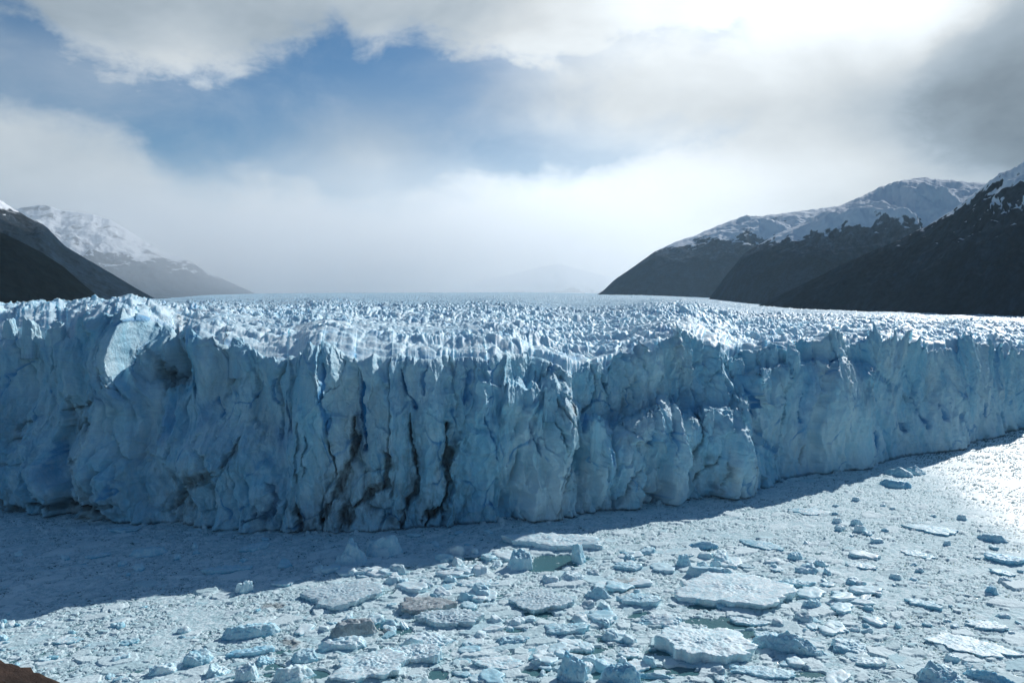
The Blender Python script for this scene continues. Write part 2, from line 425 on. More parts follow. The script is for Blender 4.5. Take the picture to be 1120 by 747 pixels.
# cracks, silt bands and blue veins of the front: (points in photo pixels, half width m, depth m, silt, blue)
CRACKS = [
 ([(390,455),(388,482),(386,500),(377,524),(366,545),(352,570)],1.3,2.2,1,0), ([(424,490),(426,528),(403,537),(386,552),(372,575)],1.5,2.4,1,0),
 ([(448,450),(452,494),(461,520),(456,541),(439,558),(433,577)],1.0,2.0,1,0), ([(491,462),(488,503),(493,524),(494,541),(488,554),(468,575)],1.5,2.6,1,0),
 ([(493,541),(482,562),(466,577)],1.8,2.5,1,0), ([(394,400),(400,432),(404,468),(402,490)],1.4,3.0,.1,1), ([(441,402),(447,424),(454,445)],.8,1.6,.1,.9),
 ([(366,392),(362,430),(366,470)],1.0,1.8,0,.8), ([(470,400),(466,430)],.9,1.2,0,.7), ([(511,402),(507,440)],.9,1.2,0,.7),
 ([(524,450),(530,468),(535,496)],.5,1.2,.2,.8), ([(567,449),(573,470),(581,496)],.6,1.3,.4,.7), ([(592,432),(603,455),(617,481),(617,511),(608,535),(598,558)],.6,1.2,.7,.1),
 ([(607,430),(616,440),(622,452)],.6,1.0,.8,.1), ([(748,474),(744,500),(738,530)],.5,1.0,.75,0), ([(766,462),(762,485),(754,512),(745,535)],.6,1.2,.8,0),
 ([(776,490),(768,510),(757,530)],.5,1.0,.8,0), ([(776,500),(777,535)],.5,.9,.8,0), ([(804,500),(800,530)],.5,.8,.5,0), ([(760,452),(768,470)],.6,1.0,.7,0),
 ([(333,455),(331,490),(330,520)],.8,1.2,.55,.2), ([(340,470),(336,515)],.6,1.0,.5,.2), ([(326,545),(328,580)],1.2,1.8,1,0), ([(272,472),(268,490),(262,504)],1.0,1.4,.9,0),
 ([(254,508),(236,516),(212,524),(200,540),(186,556)],1.7,1.8,.9,0), ([(240,520),(215,530)],1.2,1.2,.7,0), ([(300,520),(309,540),(300,556),(276,568)],1.6,2.0,.55,.6),
 ([(50,548),(90,551),(136,549)],1.8,1.6,1,0), ([(58,560),(60,546)],1.4,1.2,1,0), ([(0,541),(16,548),(34,556)],1.6,1.6,1,0), ([(-60,540),(0,546)],1.4,1.4,.9,0),
 ([(72,449),(90,444),(110,441)],.9,1.2,.9,0), ([(80,474),(94,464),(116,458)],1.1,1.4,.95,0), ([(18,479),(36,477)],.6,.8,.8,0), ([(22,470),(24,463),(36,461)],.5,.8,.7,0),
 ([(0,466),(12,465)],.6,.8,.8,0), ([(84,500),(104,502)],.5,.8,.6,0), ([(0,508),(36,504)],.5,.7,.5,0), ([(108,400),(112,425),(114,438)],.9,1.4,.7,.3),
 ([(181,393),(180,408),(184,420)],1.7,1.5,.85,0), ([(187,402),(178,424)],1.3,1.2,.9,0), ([(168,376),(176,396)],1.4,.8,.45,0), ([(138,398),(136,425)],1.2,.9,.5,.1),
 ([(206,360),(205,385)],.9,1.0,.5,.2), ([(108,375),(106,395)],1.2,1.5,0,1), ([(1003,436),(1010,455),(1014,470)],.9,1.6,.25,.8), ([(996,432),(1001,442)],1.0,1.2,.6,.2),
 ([(994,462),(998,472)],1.2,1.2,.4,.7), ([(961,472),(964,490)],.9,1.3,.1,1), ([(1024,440),(1030,456)],1.0,1.2,.1,.8), ([(1040,450),(1056,470)],1.3,1.2,.1,.65),
 ([(1074,440),(1076,458)],1.0,1.2,.1,.8), ([(1100,450),(1102,464)],1.0,1.0,.1,.6), ([(880,428),(876,450),(879,464)],.7,1.3,.1,.9), ([(832,470),(846,486),(860,498)],1.3,1.2,0,.6),
 ([(886,486),(888,510)],.4,.7,.5,0), ([(835,500),(838,525)],.4,.6,.4,0), ([(700,470),(706,485)],1.2,1.3,0,.75), ([(655,488),(660,500)],1.0,1.2,.2,.7),
 ([(640,452),(640,470)],1.0,1.4,.1,.8), ([(612,500),(600,530)],.8,.9,.3,.3), ([(690,505),(680,530),(668,552)],.8,1.3,.45,.2), ([(650,500),(655,520)],.7,.9,.3,.3),
 ([(238,436),(243,455)],1.0,1.0,.1,.8), ([(308,410),(304,440)],1.0,1.2,.1,.7), ([(320,425),(314,448),(318,470)],.9,1.2,.2,.5), ([(826,420),(834,440),(830,455)],.8,1.4,.1,.9),
 ([(856,384),(855,396)],.6,1.0,0,.9), ([(898,378),(897,396)],.5,1.2,0,1), ([(886,380),(885,396)],.5,1.0,0,.9), ([(667,398),(660,425)],.6,1.6,.3,.4), ([(738,372),(742,398)],.9,1.4,0,.7),
 ([(535,548),(540,556)],1.4,.8,0,.8), ([(20,352),(22,372)],.8,1.4,0,.8), ([(58,356),(60,374)],.8,1.4,0,.8),
]
mpp = (Yw / FPX).astype(f32)
wx = PX2 + (1.1 * fbm(S / 3, Zf / 3, 131, 4, .6) + 4.0 * fbm(S / 11, Zf / 14, 132, 2)) / mpp * .5
wy = PY2 + (1.3 * fbm(S / 3, Zf / 3, 133, 4, .6) + 2.5 * fbm(S / 11, Zf / 11, 134, 2)) / mpp * .5
silt = np.zeros_like(Zf); blue = np.zeros_like(Zf)
wid = .10 + 1.0 * np.clip(fbm(S / 4.5, Zf / 7, 135, 4, .6) * 1.9 + .5, 0, 2.2)
for pts, hw, dep, sv, bv in CRACKS:
    xs = [p[0] for p in pts]; ys = [p[1] for p in pts]
    c0, c1 = np.searchsorted(PXC, [min(xs) - 25, max(xs) + 25])
    sub = np.s_[:, c0:c1]
    dmin = np.full(wx[sub].shape, 99, f32); tpos = np.zeros_like(dmin)
    n = len(pts) - 1
    for i in range(n):
        ax, ay = pts[i]; ex, ey = pts[i + 1][0] - ax, pts[i + 1][1] - ay
        t = np.clip(((wx[sub] - ax) * ex + (wy[sub] - ay) * ey) / (ex * ex + ey * ey), 0, 1)
        d = np.hypot(wx[sub] - ax - t * ex, wy[sub] - ay - t * ey)
        tpos = np.where(d < dmin, (i + t) / n, tpos)
        dmin = np.minimum(dmin, d)
    taper = np.clip(np.minimum(tpos * 5 + .25, (1 - tpos) * 5 + .45), 0, 1) * (1.15 + .45 * (sv > .8))
    dm = dmin * mpp[sub] / (hw * (.7 + .95 * tpos) * wid[sub] * taper + .05)
    core = 1 - sstep(.35, 1.05, dm)
    D[sub] -= dep * core
    smear = np.clip(.5 + 1.4 * fbm(S[sub] / 1.6, Zf[sub] / 4.5, 136, 4, .6), 0, 1)
    silt[sub] = np.maximum(silt[sub], sv * np.maximum(core * (.55 + .45 * smear), .55 * smear * (1 - sstep(.5, 4.5, dm)) * (sv > .5)))
    blue[sub] = np.maximum(blue[sub], bv * np.maximum(core, .35 * (1 - sstep(.6, 3.0, dm))))
# free blue veins and faint silt films
f1, f2, cid, c2, ox, oy = worley((S + 4 * fbm(S / 9, Zf / 14, 141, 3)) / 13, (Zf + 6 * fbm(S / 12, Zf / 9, 142, 3)) / 30, 143)
vein = (1 - sstep(.0, .045, f2 - f1)) * sstep(-.02, .2, fbm(S / 16, Zf / 16, 144, 2))
blue = np.maximum(blue, .75 * vein); D -= .5 * vein
blue = np.maximum(blue, .45 * sstep(.18, .55, fbm(S / 20, Zf / 26, 145, 4)))
film = sstep(.10, .5, fbm(S / 7, Zf / 10, 146, 5, .62)) * .22 * (mid + broken * .4 + talus)
silt = np.maximum(silt, film)
silt = np.maximum(silt, (1 - sstep(.2, 1.5, Zf + .8 * fbm(S / 3, Zf * 0, 147, 3))) * .75)
silt = np.clip(silt * (.9 + .25 * fbm(S / 1.2, Zf / 1.6, 148, 3)), 0, 1)

tx = np.gradient(A * Yb, arc); ty = np.gradient(Yb, arc)
kk = np.hanning(241); kk /= kk.sum()
tx = np.convolve(np.pad(tx, 120, mode='edge'), kk, 'valid'); ty = np.convolve(np.pad(ty, 120, mode='edge'), kk, 'valid')
tl = np.hypot(tx, ty); tx /= tl; ty /= tl
T *= fade * (1 - .7 * np.clip(silt + blue, 0, 1))
X = A * Yw + ty * D + tx * T
Yw = Yw - tx * D + ty * T
# a little vertical break-up so that the shelves and lips are not ruled
Zv = Z + (np.concatenate([w1 * 0, w2 * 0 + 1, w3 * 0]) * ls) * (1.6 * fbm(X / 4, Yw / 4, 151, 4) + 1.2 * ridged(X / 7, Yw / 7, 152, 2))
rowsW = Z.shape[0]

glacier = bpy.data.objects.new('glacier', None); COL.objects.link(glacier)
gx, gy = on_plane(560, 570); glacier.location = (0, 0, 0)
tag(glacier, 'wide crevassed glacier ending in a tall blue ice cliff above the ice-choked lake', 'glacier')

# the upper surface
EDGE = [(-300,340,1400),(0,339,1500),(50,336,1700),(110,332,2100),(170,328,3000),(225,323,5000),(275,321.5,10000),(330,320.5,12500),(560,319.5,14000),(640,320.5,13000),
        (700,322,9000),(780,326,6000),(840,334,3500),(870,338,2800),(1000,343,2000),(1120,345.5,1700),(1500,348,1500)]
ye = smooth_interp(EDGE, PXC, 12); Ye = smooth_interp(EDGE, PXC, 12, 2)
_, ze = at_depth(PXC, ye, Ye)
Yc = Yw[-1]; zc_f = Zv[-1]; Xc = X[-1]
k = np.hanning(161); k /= k.sum()
zs = np.convolve(np.pad(zc_f, 80, mode='edge'), k, 'valid') - 1.5
zs = np.minimum(zs, 75)
dist = np.concatenate([np.linspace(0, 12, 16), 12 + np.cumsum(np.linspace(.9, 1.25, 420)), ])
d2 = [dist[-1]]; stp = 1.25
while d2[-1] < 15000:
    stp *= 1.0075; d2.append(d2[-1] + stp)
dist = np.concatenate([dist, d2[1:]])
NF = len(dist)
Yf = Yc + dist[:, None] * np.ones(nc)
Xf = A * Yf + (Xc - A * Yc) * (1 - sstep(0, 60, dist))[:, None]
tt = np.clip((Yf - Yc) / (Ye - Yc), 0, 1)
zp = zs + (ze - zs) * tt - np.clip(Yf - Ye, 0, None) * .012
hump = 3.5 + 4.5 * (1 - sstep(95, 125, PXC)) - 1.5 * sstep(560, 660, PXC) - 3.5 * sstep(820, 900, PXC)
zp = zp + hump * sstep(0, 38, dist)[:, None] * (1 - sstep(250, 2500, dist)[:, None])
zp = zp + 3.0 * fbm(Xf / 90, Yf / 70, 256, 3) * sstep(10, 80, dist)[:, None]
xr, yr = Xf.astype(f32), Yf.astype(f32)
wxx = xr + 6 * fbm(xr / 35, yr / 35, 201, 3); wyy = yr + 6 * fbm(xr / 35, yr / 35, 202, 3)
f1, f2, cid, c2, ox, oy = worley(wxx / 5.6, wyy / 11, 211)
g1 = f2 - f1
rel = 2.9 * (cid ** 1.6) * sstep(.0, .30, f2 - f1) + 2.6 * ox * (c2 - .5) + 1.0 * oy * (cid - .5)
blade = ridged(wxx / 5.6 + .2 * wyy / 9, wyy / 19, 231, 4, .55)
rel += 2.2 * np.sign(blade) * np.abs(blade) ** 1.15
cross = ridged((wxx + .3 * wyy) / 46, wyy / 11, 232, 3, .5)
rel += 1.6 * cross
f1, f2, cid, c2, ox, oy = worley((wxx + yr * .2) / 2.1, wyy / 3.9, 221)
rel += .6 * (cid - .5) * sstep(0, .15, f2 - f1) + .7 * ox * (c2 - .5)
rel += 1.0 * fbm(xr / 2.2, yr / 3.2, 241, 4, .62)
amp = .50 + 1.2 * fbm(xr / 120, yr / 45, 251, 3) + .45 * sstep(430, 560, yr + .25 * np.abs(xr)) * (1 - sstep(800, 1500, yr))
amp = np.clip(amp, .22, 1.8)
zone = np.broadcast_to(.5 + .5 * sstep(190, 330, PXC), rel.shape)
smooth_side = 1 - .75 * sstep(690, 760, PX2[:1] * np.ones((NF, 1))) * sstep(2600, 3600, yr)
left_smooth = 1 - .55 * (1 - sstep(150, 300, np.ones((NF, 1)) * PXC)) * sstep(420, 700, yr)
amp = amp * smooth_side * left_smooth
amp = amp * (1 - .35 * sstep(700, 1600, yr) + 1.9 * sstep(1300, 4000, yr))
big1, big2, bcid, bc2, box, boy = worley(wxx / 17, wyy / 22, 259)
edge_z = 1 - sstep(60, 170, Yf - Yc)
rel = rel + edge_z * (4.2 * bcid ** 1.6 * sstep(0, .25, big2 - big1) + 3.2 * box * (bc2 - .5) - 1.2)
crev = ridged((Xf + 120 * fbm(xr / 400, yr / 400, 258, 2)) / 260, Yf / 60, 257, 4, .55)
rin = sstep(0, 9, dist)[:, None]
ks = np.hanning(41); ks /= ks.sum()
zc_s = np.convolve(np.pad(zc_f, 20, mode='edge'), ks, 'valid')
zc_n = zc_f + (zc_s - zc_f) * sstep(.3, 3.0, dist)[:, None]
zfld = zp + (rel - 2.6) * amp * rin + 5.5 * crev * rin * (1 - sstep(1500, 4000, yr))
near = 1 - sstep(0, 6, dist)[:, None]
zfld = zfld * (1 - near) + (zc_n - dist[:, None] * (.9 * smoothc - .05) + (1.7 * fbm(xr / 3.0, yr / 2.4, 242, 4, .6) + 1.2 * ridged(xr / 6, yr / 4, 243, 2)) * sstep(0, 2.5, dist)[:, None]) * near
zfld[0] = zc_f
low = sstep(.25, -.1, g1 - .15) * 0
blue_f = np.clip(sstep(.12, .5, fbm(xr / 14, yr / 14, 261, 4)) * (1 - sstep(900, 2500, yr)), 0, 1) * .6
silt_f = sstep(.30, .62, fbm(xr / 9, yr / 12, 271, 5, .62)) * .28 * (1 - sstep(700, 1800, yr))
mor = sstep(0, 1, 1 - np.abs(Yf - Ye) / (Ye * .12)) * sstep(680, 720, PXC) * (1 - sstep(1000, 1100, PXC)) * .35
silt_f = np.maximum(silt_f, mor)
silt_f[0] = silt[-1]; blue_f[0] = blue[-1]

link('ice_front', np_mesh('ice_front', np.stack([X, Yw, Zv], -1), quads=grid_faces(rowsW, nc), attrs={'silt': silt, 'blue': blue}), M_FRONT, glacier)
link('crevassed_surface', np_mesh('crevassed_surface', np.stack([Xf, Yf, zfld], -1), quads=grid_faces(NF, nc), attrs={'silt': silt_f, 'blue': blue_f, 'field_shade': np.clip(sstep(500, 1100, Yf) + .25 * fbm(xr / 150, yr / 150, 281, 3) - .1 + .5 * (1 - sstep(80, 260, PXC)) * sstep(350, 500, Yf), 0, 1)}), M_FIELD, glacier)

# ------------------------------------------------------------------ loose ice: faceted, eroded bodies
_ico = {}
def ico(sub):
    if sub not in _ico:
        b = bmesh.new(); bmesh.ops.create_icosphere(b, subdivisions=sub, radius=1.0)
        b.verts.ensure_lookup_table()
        _ico[sub] = (np.array([v.co[:] for v in b.verts]), np.array([[v.index for v in f.verts] for f in b.faces], np.int32)); b.free()
    return _ico[sub]
def ice_body(seed, w, d, h, style='chunk', sub=5):
    """w, d, h: real size in metres above the water; returns vertices with the waterline at z=0"""
    rg = np.random.default_rng(seed)
    V, F = ico(sub)
    nrm = []; hh = []
    def pl(n_, h_): nrm.append(np.array(n_, float) / np.linalg.norm(n_)); hh.append(h_)
    npl = {'slab': 11, 'chunk': 18, 'spire': 16, 'bar': 20, 'shard': 12, 'wedge': 12, 'lump': 26}[style]
    for i in range(npl):
        a = 2 * math.pi * (i + rg.uniform(-.45, .45)) / npl * (2.618 if style != 'slab' else 1)
        zz = {'slab': rg.uniform(-.30, .04), 'bar': rg.uniform(-.2, .8), 'spire': rg.uniform(.15, .6)}.get(style, rg.uniform(-.1, .8))
        pl((math.cos(a), math.sin(a), zz), rg.uniform(.68, 1.0) if style != 'lump' else rg.uniform(.85, 1.0))
    if style == 'slab':
        pl((rg.uniform(-.05, .05), rg.uniform(-.06, .03), 1), .5); sc = h / .5
    elif style == 'wedge':
        pl((rg.choice([-1, 1]) * .42, -.25, 1), .42); sc = h / .75
    elif style == 'bar':
        sc = h / .85
    elif style == 'spire':
        sc = h / 1.15
    else:
        pl((rg.uniform(-.3, .3), rg.uniform(-.3, .2), 1), rg.uniform(.6, .8)); sc = h / .72
    if style == 'spire': pl((rg.uniform(-.4, .4), -.2, 1), .95)
    pl((0, 0, -1), .5)
    dots = V @ np.array(nrm).T
    r = np.min(np.where(dots > 1e-3, np.array(hh) / np.maximum(dots, 1e-3), 9), axis=1)
    ang = np.arctan2(V[:, 1], V[:, 0])
    ca, sa = np.cos(ang), np.sin(ang)
    irr = {'slab': .48, 'bar': .12, 'lump': .18}.get(style, .22)
    flat = np.sqrt(np.clip(1 - V[:, 2] ** 2, 0, 1))
    P = V * r[:, None]
    P[:, :2] *= (1 + irr * fbm(ca * 1.5 + seed * 1.7, sa * 1.5 + seed * .9, 3, 4, .55))[:, None]
    if style == 'spire':
        q = np.clip(P[:, 2], 0, 2)
        P[:, 0] = P[:, 0] * (1 - .5 * sstep(.05, .9, q)) + .12 * q; P[:, 1] *= (1 - .35 * sstep(.1, 1.0, q))
    P *= np.array([w / 1.75, d / 1.75, sc * (.82 if style == 'slab' else 1)])
    if style == 'slab': P[:, 2] += rg.uniform(-.10, .10) * P[:, 0] * h / w * 5 + .05 * h
    s = min(w, d)
    n1 = fbm(P[:, 0] / s * 2.2 + seed, (P[:, 1] + P[:, 2] * .8) / s * 2.2, 7, 4, .5 if style == 'slab' else .6)
    n2 = fbm(P[:, 0] * 1.3 + seed, (P[:, 1] * 1.3 + P[:, 2] * 1.1), 17, 3, .6)
    wf = worley(P[:, 0] / s * 5 + seed, (P[:, 1] + .6 * P[:, 2]) / s * 5, 27)
    lift = h * (.24 if style in ('slab',) else .15)
    upw = np.clip(V[:, 2] * 3 + .4, 0, 1)
    P[:, 2] += upw * (lift * n1 + min(.35, .25 * h) * n2 + (.07 if style == 'slab' else .16) * h * (wf[2] - .5))
    P[:, :2] += V[:, :2] * (s * .05 * n1 + .2 * n2)[:, None]
    P[:, 2] = np.maximum(P[:, 2], -.6)
    return P, F
FLOE_SPOTS = []
def floe(name, px, py, wpx, dpx, hpx, style, mat, label, cat, group=None, rot=None, seed=1, sub=5):
    """px,py = photo pixel of the middle of its waterline; wpx wide, dpx = extent of its footprint in the photo, hpx tall"""
    x, y = on_plane(px, py)
    x, y = float(x), float(y)
    m = y / FPX
    dep = H / math.hypot(x, y)
    P, F = ice_body(seed, wpx * m, max(dpx * m / dep, wpx * m * .22), hpx * m, style, sub)
    me = np_mesh(name, P, tris=F)
    o = link(name, me, mat)
    o.location = (x, y, 0)
    o.rotation_euler.z = (-math.atan2(x, y)) + (rot if rot is not None else 0)
    tag(o, label, cat, group)
    FLOE_SPOTS.append((px, py, wpx, dpx))
    return o
G_BIG = 'large floes in the brash ice'
BERGS = [
 (803,650,128,34,10,'slab',M_FLOE,'broad flat white floe with an overhanging blue left edge, largest in the bay','ice floe',.0),
 (766,712,92,34,15,'slab',M_FLOE,'tilted white slab with a deep blue underside beside the grey-green pool','ice floe',.25),
 (857,711,80,9,15,'bar',M_PALE,'long smooth log-shaped block of blue-white ice','ice block',-.05),
 (842,697,34,7,5,'slab',M_PALE,'small pale turquoise plate just behind the log-shaped ice block','ice floe',.1),
 (374,653,84,24,8,'slab',M_SPOT,'flat snowy floe with knobs on top, just below the glacier shadow','ice floe',-.1),
 (607,596,114,12,8,'slab',M_FLOE,'long low white floe lying along the shadow edge','ice floe',-.05),
 (383,615,38,8,27,'spire',M_PALE,'pointed blue iceberg standing in the glacier shadow','iceberg',.0),
 (420,606,36,8,20,'lump',M_PALE,'rounded blue iceberg in the shadow right of the pointed one','iceberg',.2),
 (568,622,32,6,16,'chunk',M_PALE,'upright squarish blue block at the left end of a green pool','ice block',.1),
 (274,695,58,8,13,'lump',M_PALE,'low double-humped bluish berg alone in the fine brash','iceberg',.0),
 (466,667,60,14,9,'slab',M_SILTY,'flat floe smeared with grey silt above the wedge-shaped one','ice floe',.1),
 (490,681,76,14,9,'slab',M_SPOT,'white floe with a dark dirty front edge','ice floe',-.12),
 (388,694,50,9,15,'lump',M_SILTY,'dirty grey boulder-like lump of ice','ice block',.0),
 (375,709,58,9,11,'chunk',M_FLOE,'knobbly white block in front of the dirty grey lump','ice block',.0),
 (468,704,56,10,13,'wedge',M_FLOE,'clean white wedge-shaped floe with a sharp ridge','ice floe',.05),
 (408,731,86,26,9,'slab',M_FLOE,'big white floe at the bottom edge with pitted top','ice floe',.1),
 (455,720,62,16,10,'slab',M_FLOE,'thick white floe touching the big pitted floe on its right','ice floe',-.15),
 (181,734,38,8,10,'chunk',M_FLOE,'pale flat-topped block at lower left near the brown rock','ice block',.1),
 (216,725,34,8,10,'lump',M_PALE,'rough bluish heap of ice at lower left','ice block',.1),
 (238,738,30,8,12,'wedge',M_FLOE,'small wedge with one tall end at lower left','ice block',.4),
 (270,744,30,8,15,'chunk',M_FLOE,'white pyramid cut by the bottom edge at lower left','ice block',.0),
 (272,716,46,6,6,'slab',M_BLUE,'thin flat blue floe behind the white pyramid','ice floe',.0),
 (290,725,22,6,8,'wedge',M_PALE,'small blue-sided wedge right of the thin flat blue floe','ice block',.1),
 (333,722,28,9,9,'lump',M_PALE,'cup-shaped pale block with a hollow top','ice block',.0),
 (318,744,38,9,14,'shard',M_FLOE,'jagged white shard in front of the cup-shaped block','ice block',.3),
 (238,745,30,5,4,'slab',M_FLOE,'low narrow white plate on the bottom edge at lower left','ice floe',.1),
 (627,744,36,8,26,'chunk',M_BLUE,'vivid blue upright block at the middle of the bottom edge','ice block',.0),
 (678,746,42,8,17,'lump',M_BLUE,'humped blue block right of the vivid blue upright one','ice block',.0),
 (620,691,52,10,7,'slab',M_PALE,'pale slab with a blue left flank in mid bay','ice floe',.1),
 (654,653,32,6,9,'bar',M_PALE,'short rounded bluish bar of ice in mid bay','ice block',-.15),
 (699,660,42,10,8,'slab',M_PALE,'rough bluish floe left of the broad flat floe','ice floe',-.2),
 (716,680,56,9,7,'wedge',M_FLOE,'smooth whale-backed white floe left of the pool','ice floe',.1),
 (592,660,72,22,7,'slab',M_SPOT,'wide low floe with ribbed grey top in mid bay','ice floe',-.25),
 (632,614,16,5,18,'shard',M_PALE,'tall thin shard standing at the right end of a green pool','ice block',.3),
 (627,634,26,8,7,'lump',M_FLOE,'round white lump below the tall thin shard','ice block',.1),
 (602,636,22,7,6,'chunk',M_FLOE,'small pale block below the green pool','ice block',.0),
 (686,622,32,6,5,'slab',M_PALE,'thin turquoise floe beside a sliver of open water','ice floe',.05),
 (748,619,16,4,13,'shard',M_PALE,'forked pale shard above the broad flat floe','ice block',.2),
 (778,630,50,6,9,'lump',M_PALE,'shaded blue-grey ridge of ice behind the broad flat floe','ice block',.0),
 (768,599,40,4,5,'bar',M_BLUE,'narrow bright blue bar between shadow edge and broad floe','ice block',.05),
 (833,597,44,7,2.5,'slab',M_PALE,'thin grey-blue plate set slantwise in the brash','ice floe',-.5),
 (870,612,16,4,7,'lump',M_PALE,'small dark blue knob right of the thin slanting plate','ice block',.0),
 (872,640,34,5,5,'slab',M_PALE,'low bluish floe to the right of the broad flat one','ice floe',.1),
 (888,664,20,6,8,'chunk',M_PALE,'stubby blue block between broad floe and log','ice block',.1),
 (984,520,34,4,6,'bar',M_PALE,'pale blue bar near the ice cliff, pointing right','ice block',-.35),
 (1001,518,24,4,5,'bar',M_PALE,'short blue bar crossing the longer one near the cliff','ice block',.4),
 (980,532,30,4,7,'lump',M_BLUE,'blue lump just in front of the two crossed bars','ice block',.0),
 (1085,591,26,4,6,'lump',M_PALE,'blue-grey lump at the border of the glittering water','ice block',.0),
 (1097,614,36,6,6,'slab',M_BLUE,'dark blue broken floe under the glittering water','ice floe',-.15),
 (1098,628,22,4,3,'slab',M_PALE,'thin sliver of ice below the dark blue broken floe','ice floe',-.1),
 (1084,649,14,4,8,'chunk',M_BLUE,'small dark blue knob at the right side of the bay','ice block',.0),
 (1020,581,46,7,3,'slab',M_PALE,'flat pale floe with dark lower rim at upper right','ice floe',-.05),
 (1003,607,30,6,2,'slab',M_FLOE,'smooth white plate right of centre, nearly level with the brash','ice floe',-.4),
 (930,709,46,13,9,'wedge',M_PALE,'blue-grey tilted block right of the log-shaped one','ice block',.2),
 (1031,748,52,10,21,'wedge',M_PALE,'blue pyramid of ice on the bottom edge at lower right','iceberg',.0),
 (1080,744,62,4,7,'bar',M_BLUE,'straight blue bar lying right of the blue pyramid','ice block',-.2),
 (1062,708,76,16,4,'slab',M_FLOE,'wide low pale floe at lower right','ice floe',-.1),
 (1010,662,36,7,4,'slab',M_PALE,'low floe with dark right tip in the right half','ice floe',-.3),
 (1080,686,40,8,4,'slab',M_FLOE,'whitish floe above the wide low one at lower right','ice floe',.1),
 (163,606,36,6,7,'lump',M_PALE,'humped pale berg deep in the glacier shadow at left','iceberg',.0),
 (137,581,30,4,4,'slab',M_PALE,'faint flat floe near the cliff foot at far left','ice floe',.0),
 (108,609,26,4,3,'slab',M_PALE,'thin floe in shadow left of the humped pale berg','ice floe',.0),
 (250,625,40,6,5,'slab',M_PALE,'flat bluish floe in shadow near the ragged shadow edge','ice floe',.0),
 (278,601,30,5,5,'slab',M_PALE,'low bluish floe in shadow behind the flat one','ice floe',.1),
 (267,648,18,4,13,'shard',M_FLOE,'bright knobby stub sunlit right at the shadow edge','ice block',.0),
 (310,640,24,4,4,'slab',M_FLOE,'small bright floe at the shadow edge, right of the knobby stub','ice floe',.0),
 (880,560,42,6,2,'slab',M_FLOE,'smooth whitish plate on the grey brash below the cliff','ice floe',-.1),
 (942,620,32,5,2.5,'slab',M_FLOE,'oval white plate alone in the right half','ice floe',.0),
 (40,684,18,4,4,'chunk',M_FLOE,'small blue-shaded chunk in the fine brash at far left','ice block',.0),
 (74,702,28,6,3,'slab',M_FLOE,'small low white floe at far left','ice floe',.0),
 (140,704,22,5,3,'slab',M_PALE,'small turquoise floe above the pale flat-topped block','ice floe',.0),
 (950,726,32,8,5,'slab',M_FLOE,'small white floe on the lower right, below the tilted blue-grey block','ice floe',.0),
 (545,728,56,14,5,'slab',M_FLOE,'low white floe near the bottom edge, left of the vivid blue block','ice floe',.0),
 (560,702,40,9,6,'chunk',M_PALE,'squat pale block in the middle of the crowded floes','ice block',.2),
 (520,640,40,8,4,'slab',M_FLOE,'thin white floe between silty floe and green pool','ice floe',.1),
 (835,738,70,9,5,'slab',M_PALE,'striped pale blue floe at the bottom, below the log-shaped block','ice floe',.1),
 (718,741,46,3,4,'bar',M_PALE,'thin straight plank of ice in dark water at the bottom','ice block',.0),
 (792,664,26,6,5,'wedge',M_PALE,'pale fragment floating in the pool under the broad flat floe','ice floe',.2),
 (818,682,40,6,4,'slab',M_FLOE,'flat ragged floe dividing the grey-green pool in two','ice floe',.0),
]
for i, (px, py, w, d, h, st, mt, lab, cat, rot) in enumerate(BERGS):
    nm = {'ice floe': 'ice_floe', 'ice block': 'ice_block', 'iceberg': 'iceberg'}[cat]
    floe(nm, px, py, w, d, h, st, mt, lab, cat, None, rot, seed=100 + i, sub=6 if w > 60 else 5)

# ------------------------------------------------------------------ brash ice: a carpet of small broken pieces
POOLS = [(603,618,30,6),(590,622,18,4),(800,682,34,8),(828,694,24,6),(764,680,20,5),(702,742,22,5),(722,712,16,7),(508,668,12,4),(302,735,16,9),
         (418,684,16,6),(345,738,16,6),(692,620,14,3),(772,664,26,4),(745,735,26,6),(612,612,34,5),(640,712,22,5),(690,726,26,7),(720,735,20,6),(660,738,14,7),(585,735,18,5),(480,738,14,6),(880,738,26,4),(785,696,16,5),(590,672,18,4),(700,674,14,4),(510,612,26,3),(440,690,12,4),(655,700,16,3),(560,690,14,3)]
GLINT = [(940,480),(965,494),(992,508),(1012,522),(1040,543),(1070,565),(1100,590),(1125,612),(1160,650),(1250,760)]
ncb, nrb = 1650, 820
pxb = np.linspace(-140, 1260, ncb)
Ab = (pxb - CX) / FPX / cp
Yfront = np.interp(pxb, PXC, Yb)
Ynear = 128.0
inv = np.linspace(0, 1, nrb)[:, None]
Yg = 1 / ((1 - inv) / Ynear + inv / (Yfront + 3))
Xg = Ab * Yg
# jitter the sample points so the carpet has no ruled rows
rr = np.random.default_rng(5)
Yg = Yg * (1 + (rr.random(Yg.shape) - .5) * .0006)
xg, yg = Xg.astype(f32), Yg.astype(f32)
pxg, pyg = project(Xg, Yg, 0)
pxg = pxg.astype(f32); pyg = pyg.astype(f32)
wnx = xg + .9 * fbm(xg / 3, yg / 3, 301, 3); wny = yg + .9 * fbm(xg / 3, yg / 3, 302, 3)
rot_ = .5
u_ = wnx * math.cos(rot_) + wny * math.sin(rot_); v_ = -wnx * math.sin(rot_) + wny * math.cos(rot_)
zone_c = sstep(300, 420, pxg) * (1 - sstep(860, 960, pxg)) * sstep(575, 610, pyg)        # chunky middle
zone_n = sstep(690, 735, pyg)                                                            # nearest strip
chunky = np.clip(np.maximum(zone_c, .8 * zone_n) + .5 * fbm(xg / 30, yg / 30, 303, 3), 0, 1)
hgt = np.full(xg.shape, -.3, f32); tint = np.zeros(xg.shape, f32)
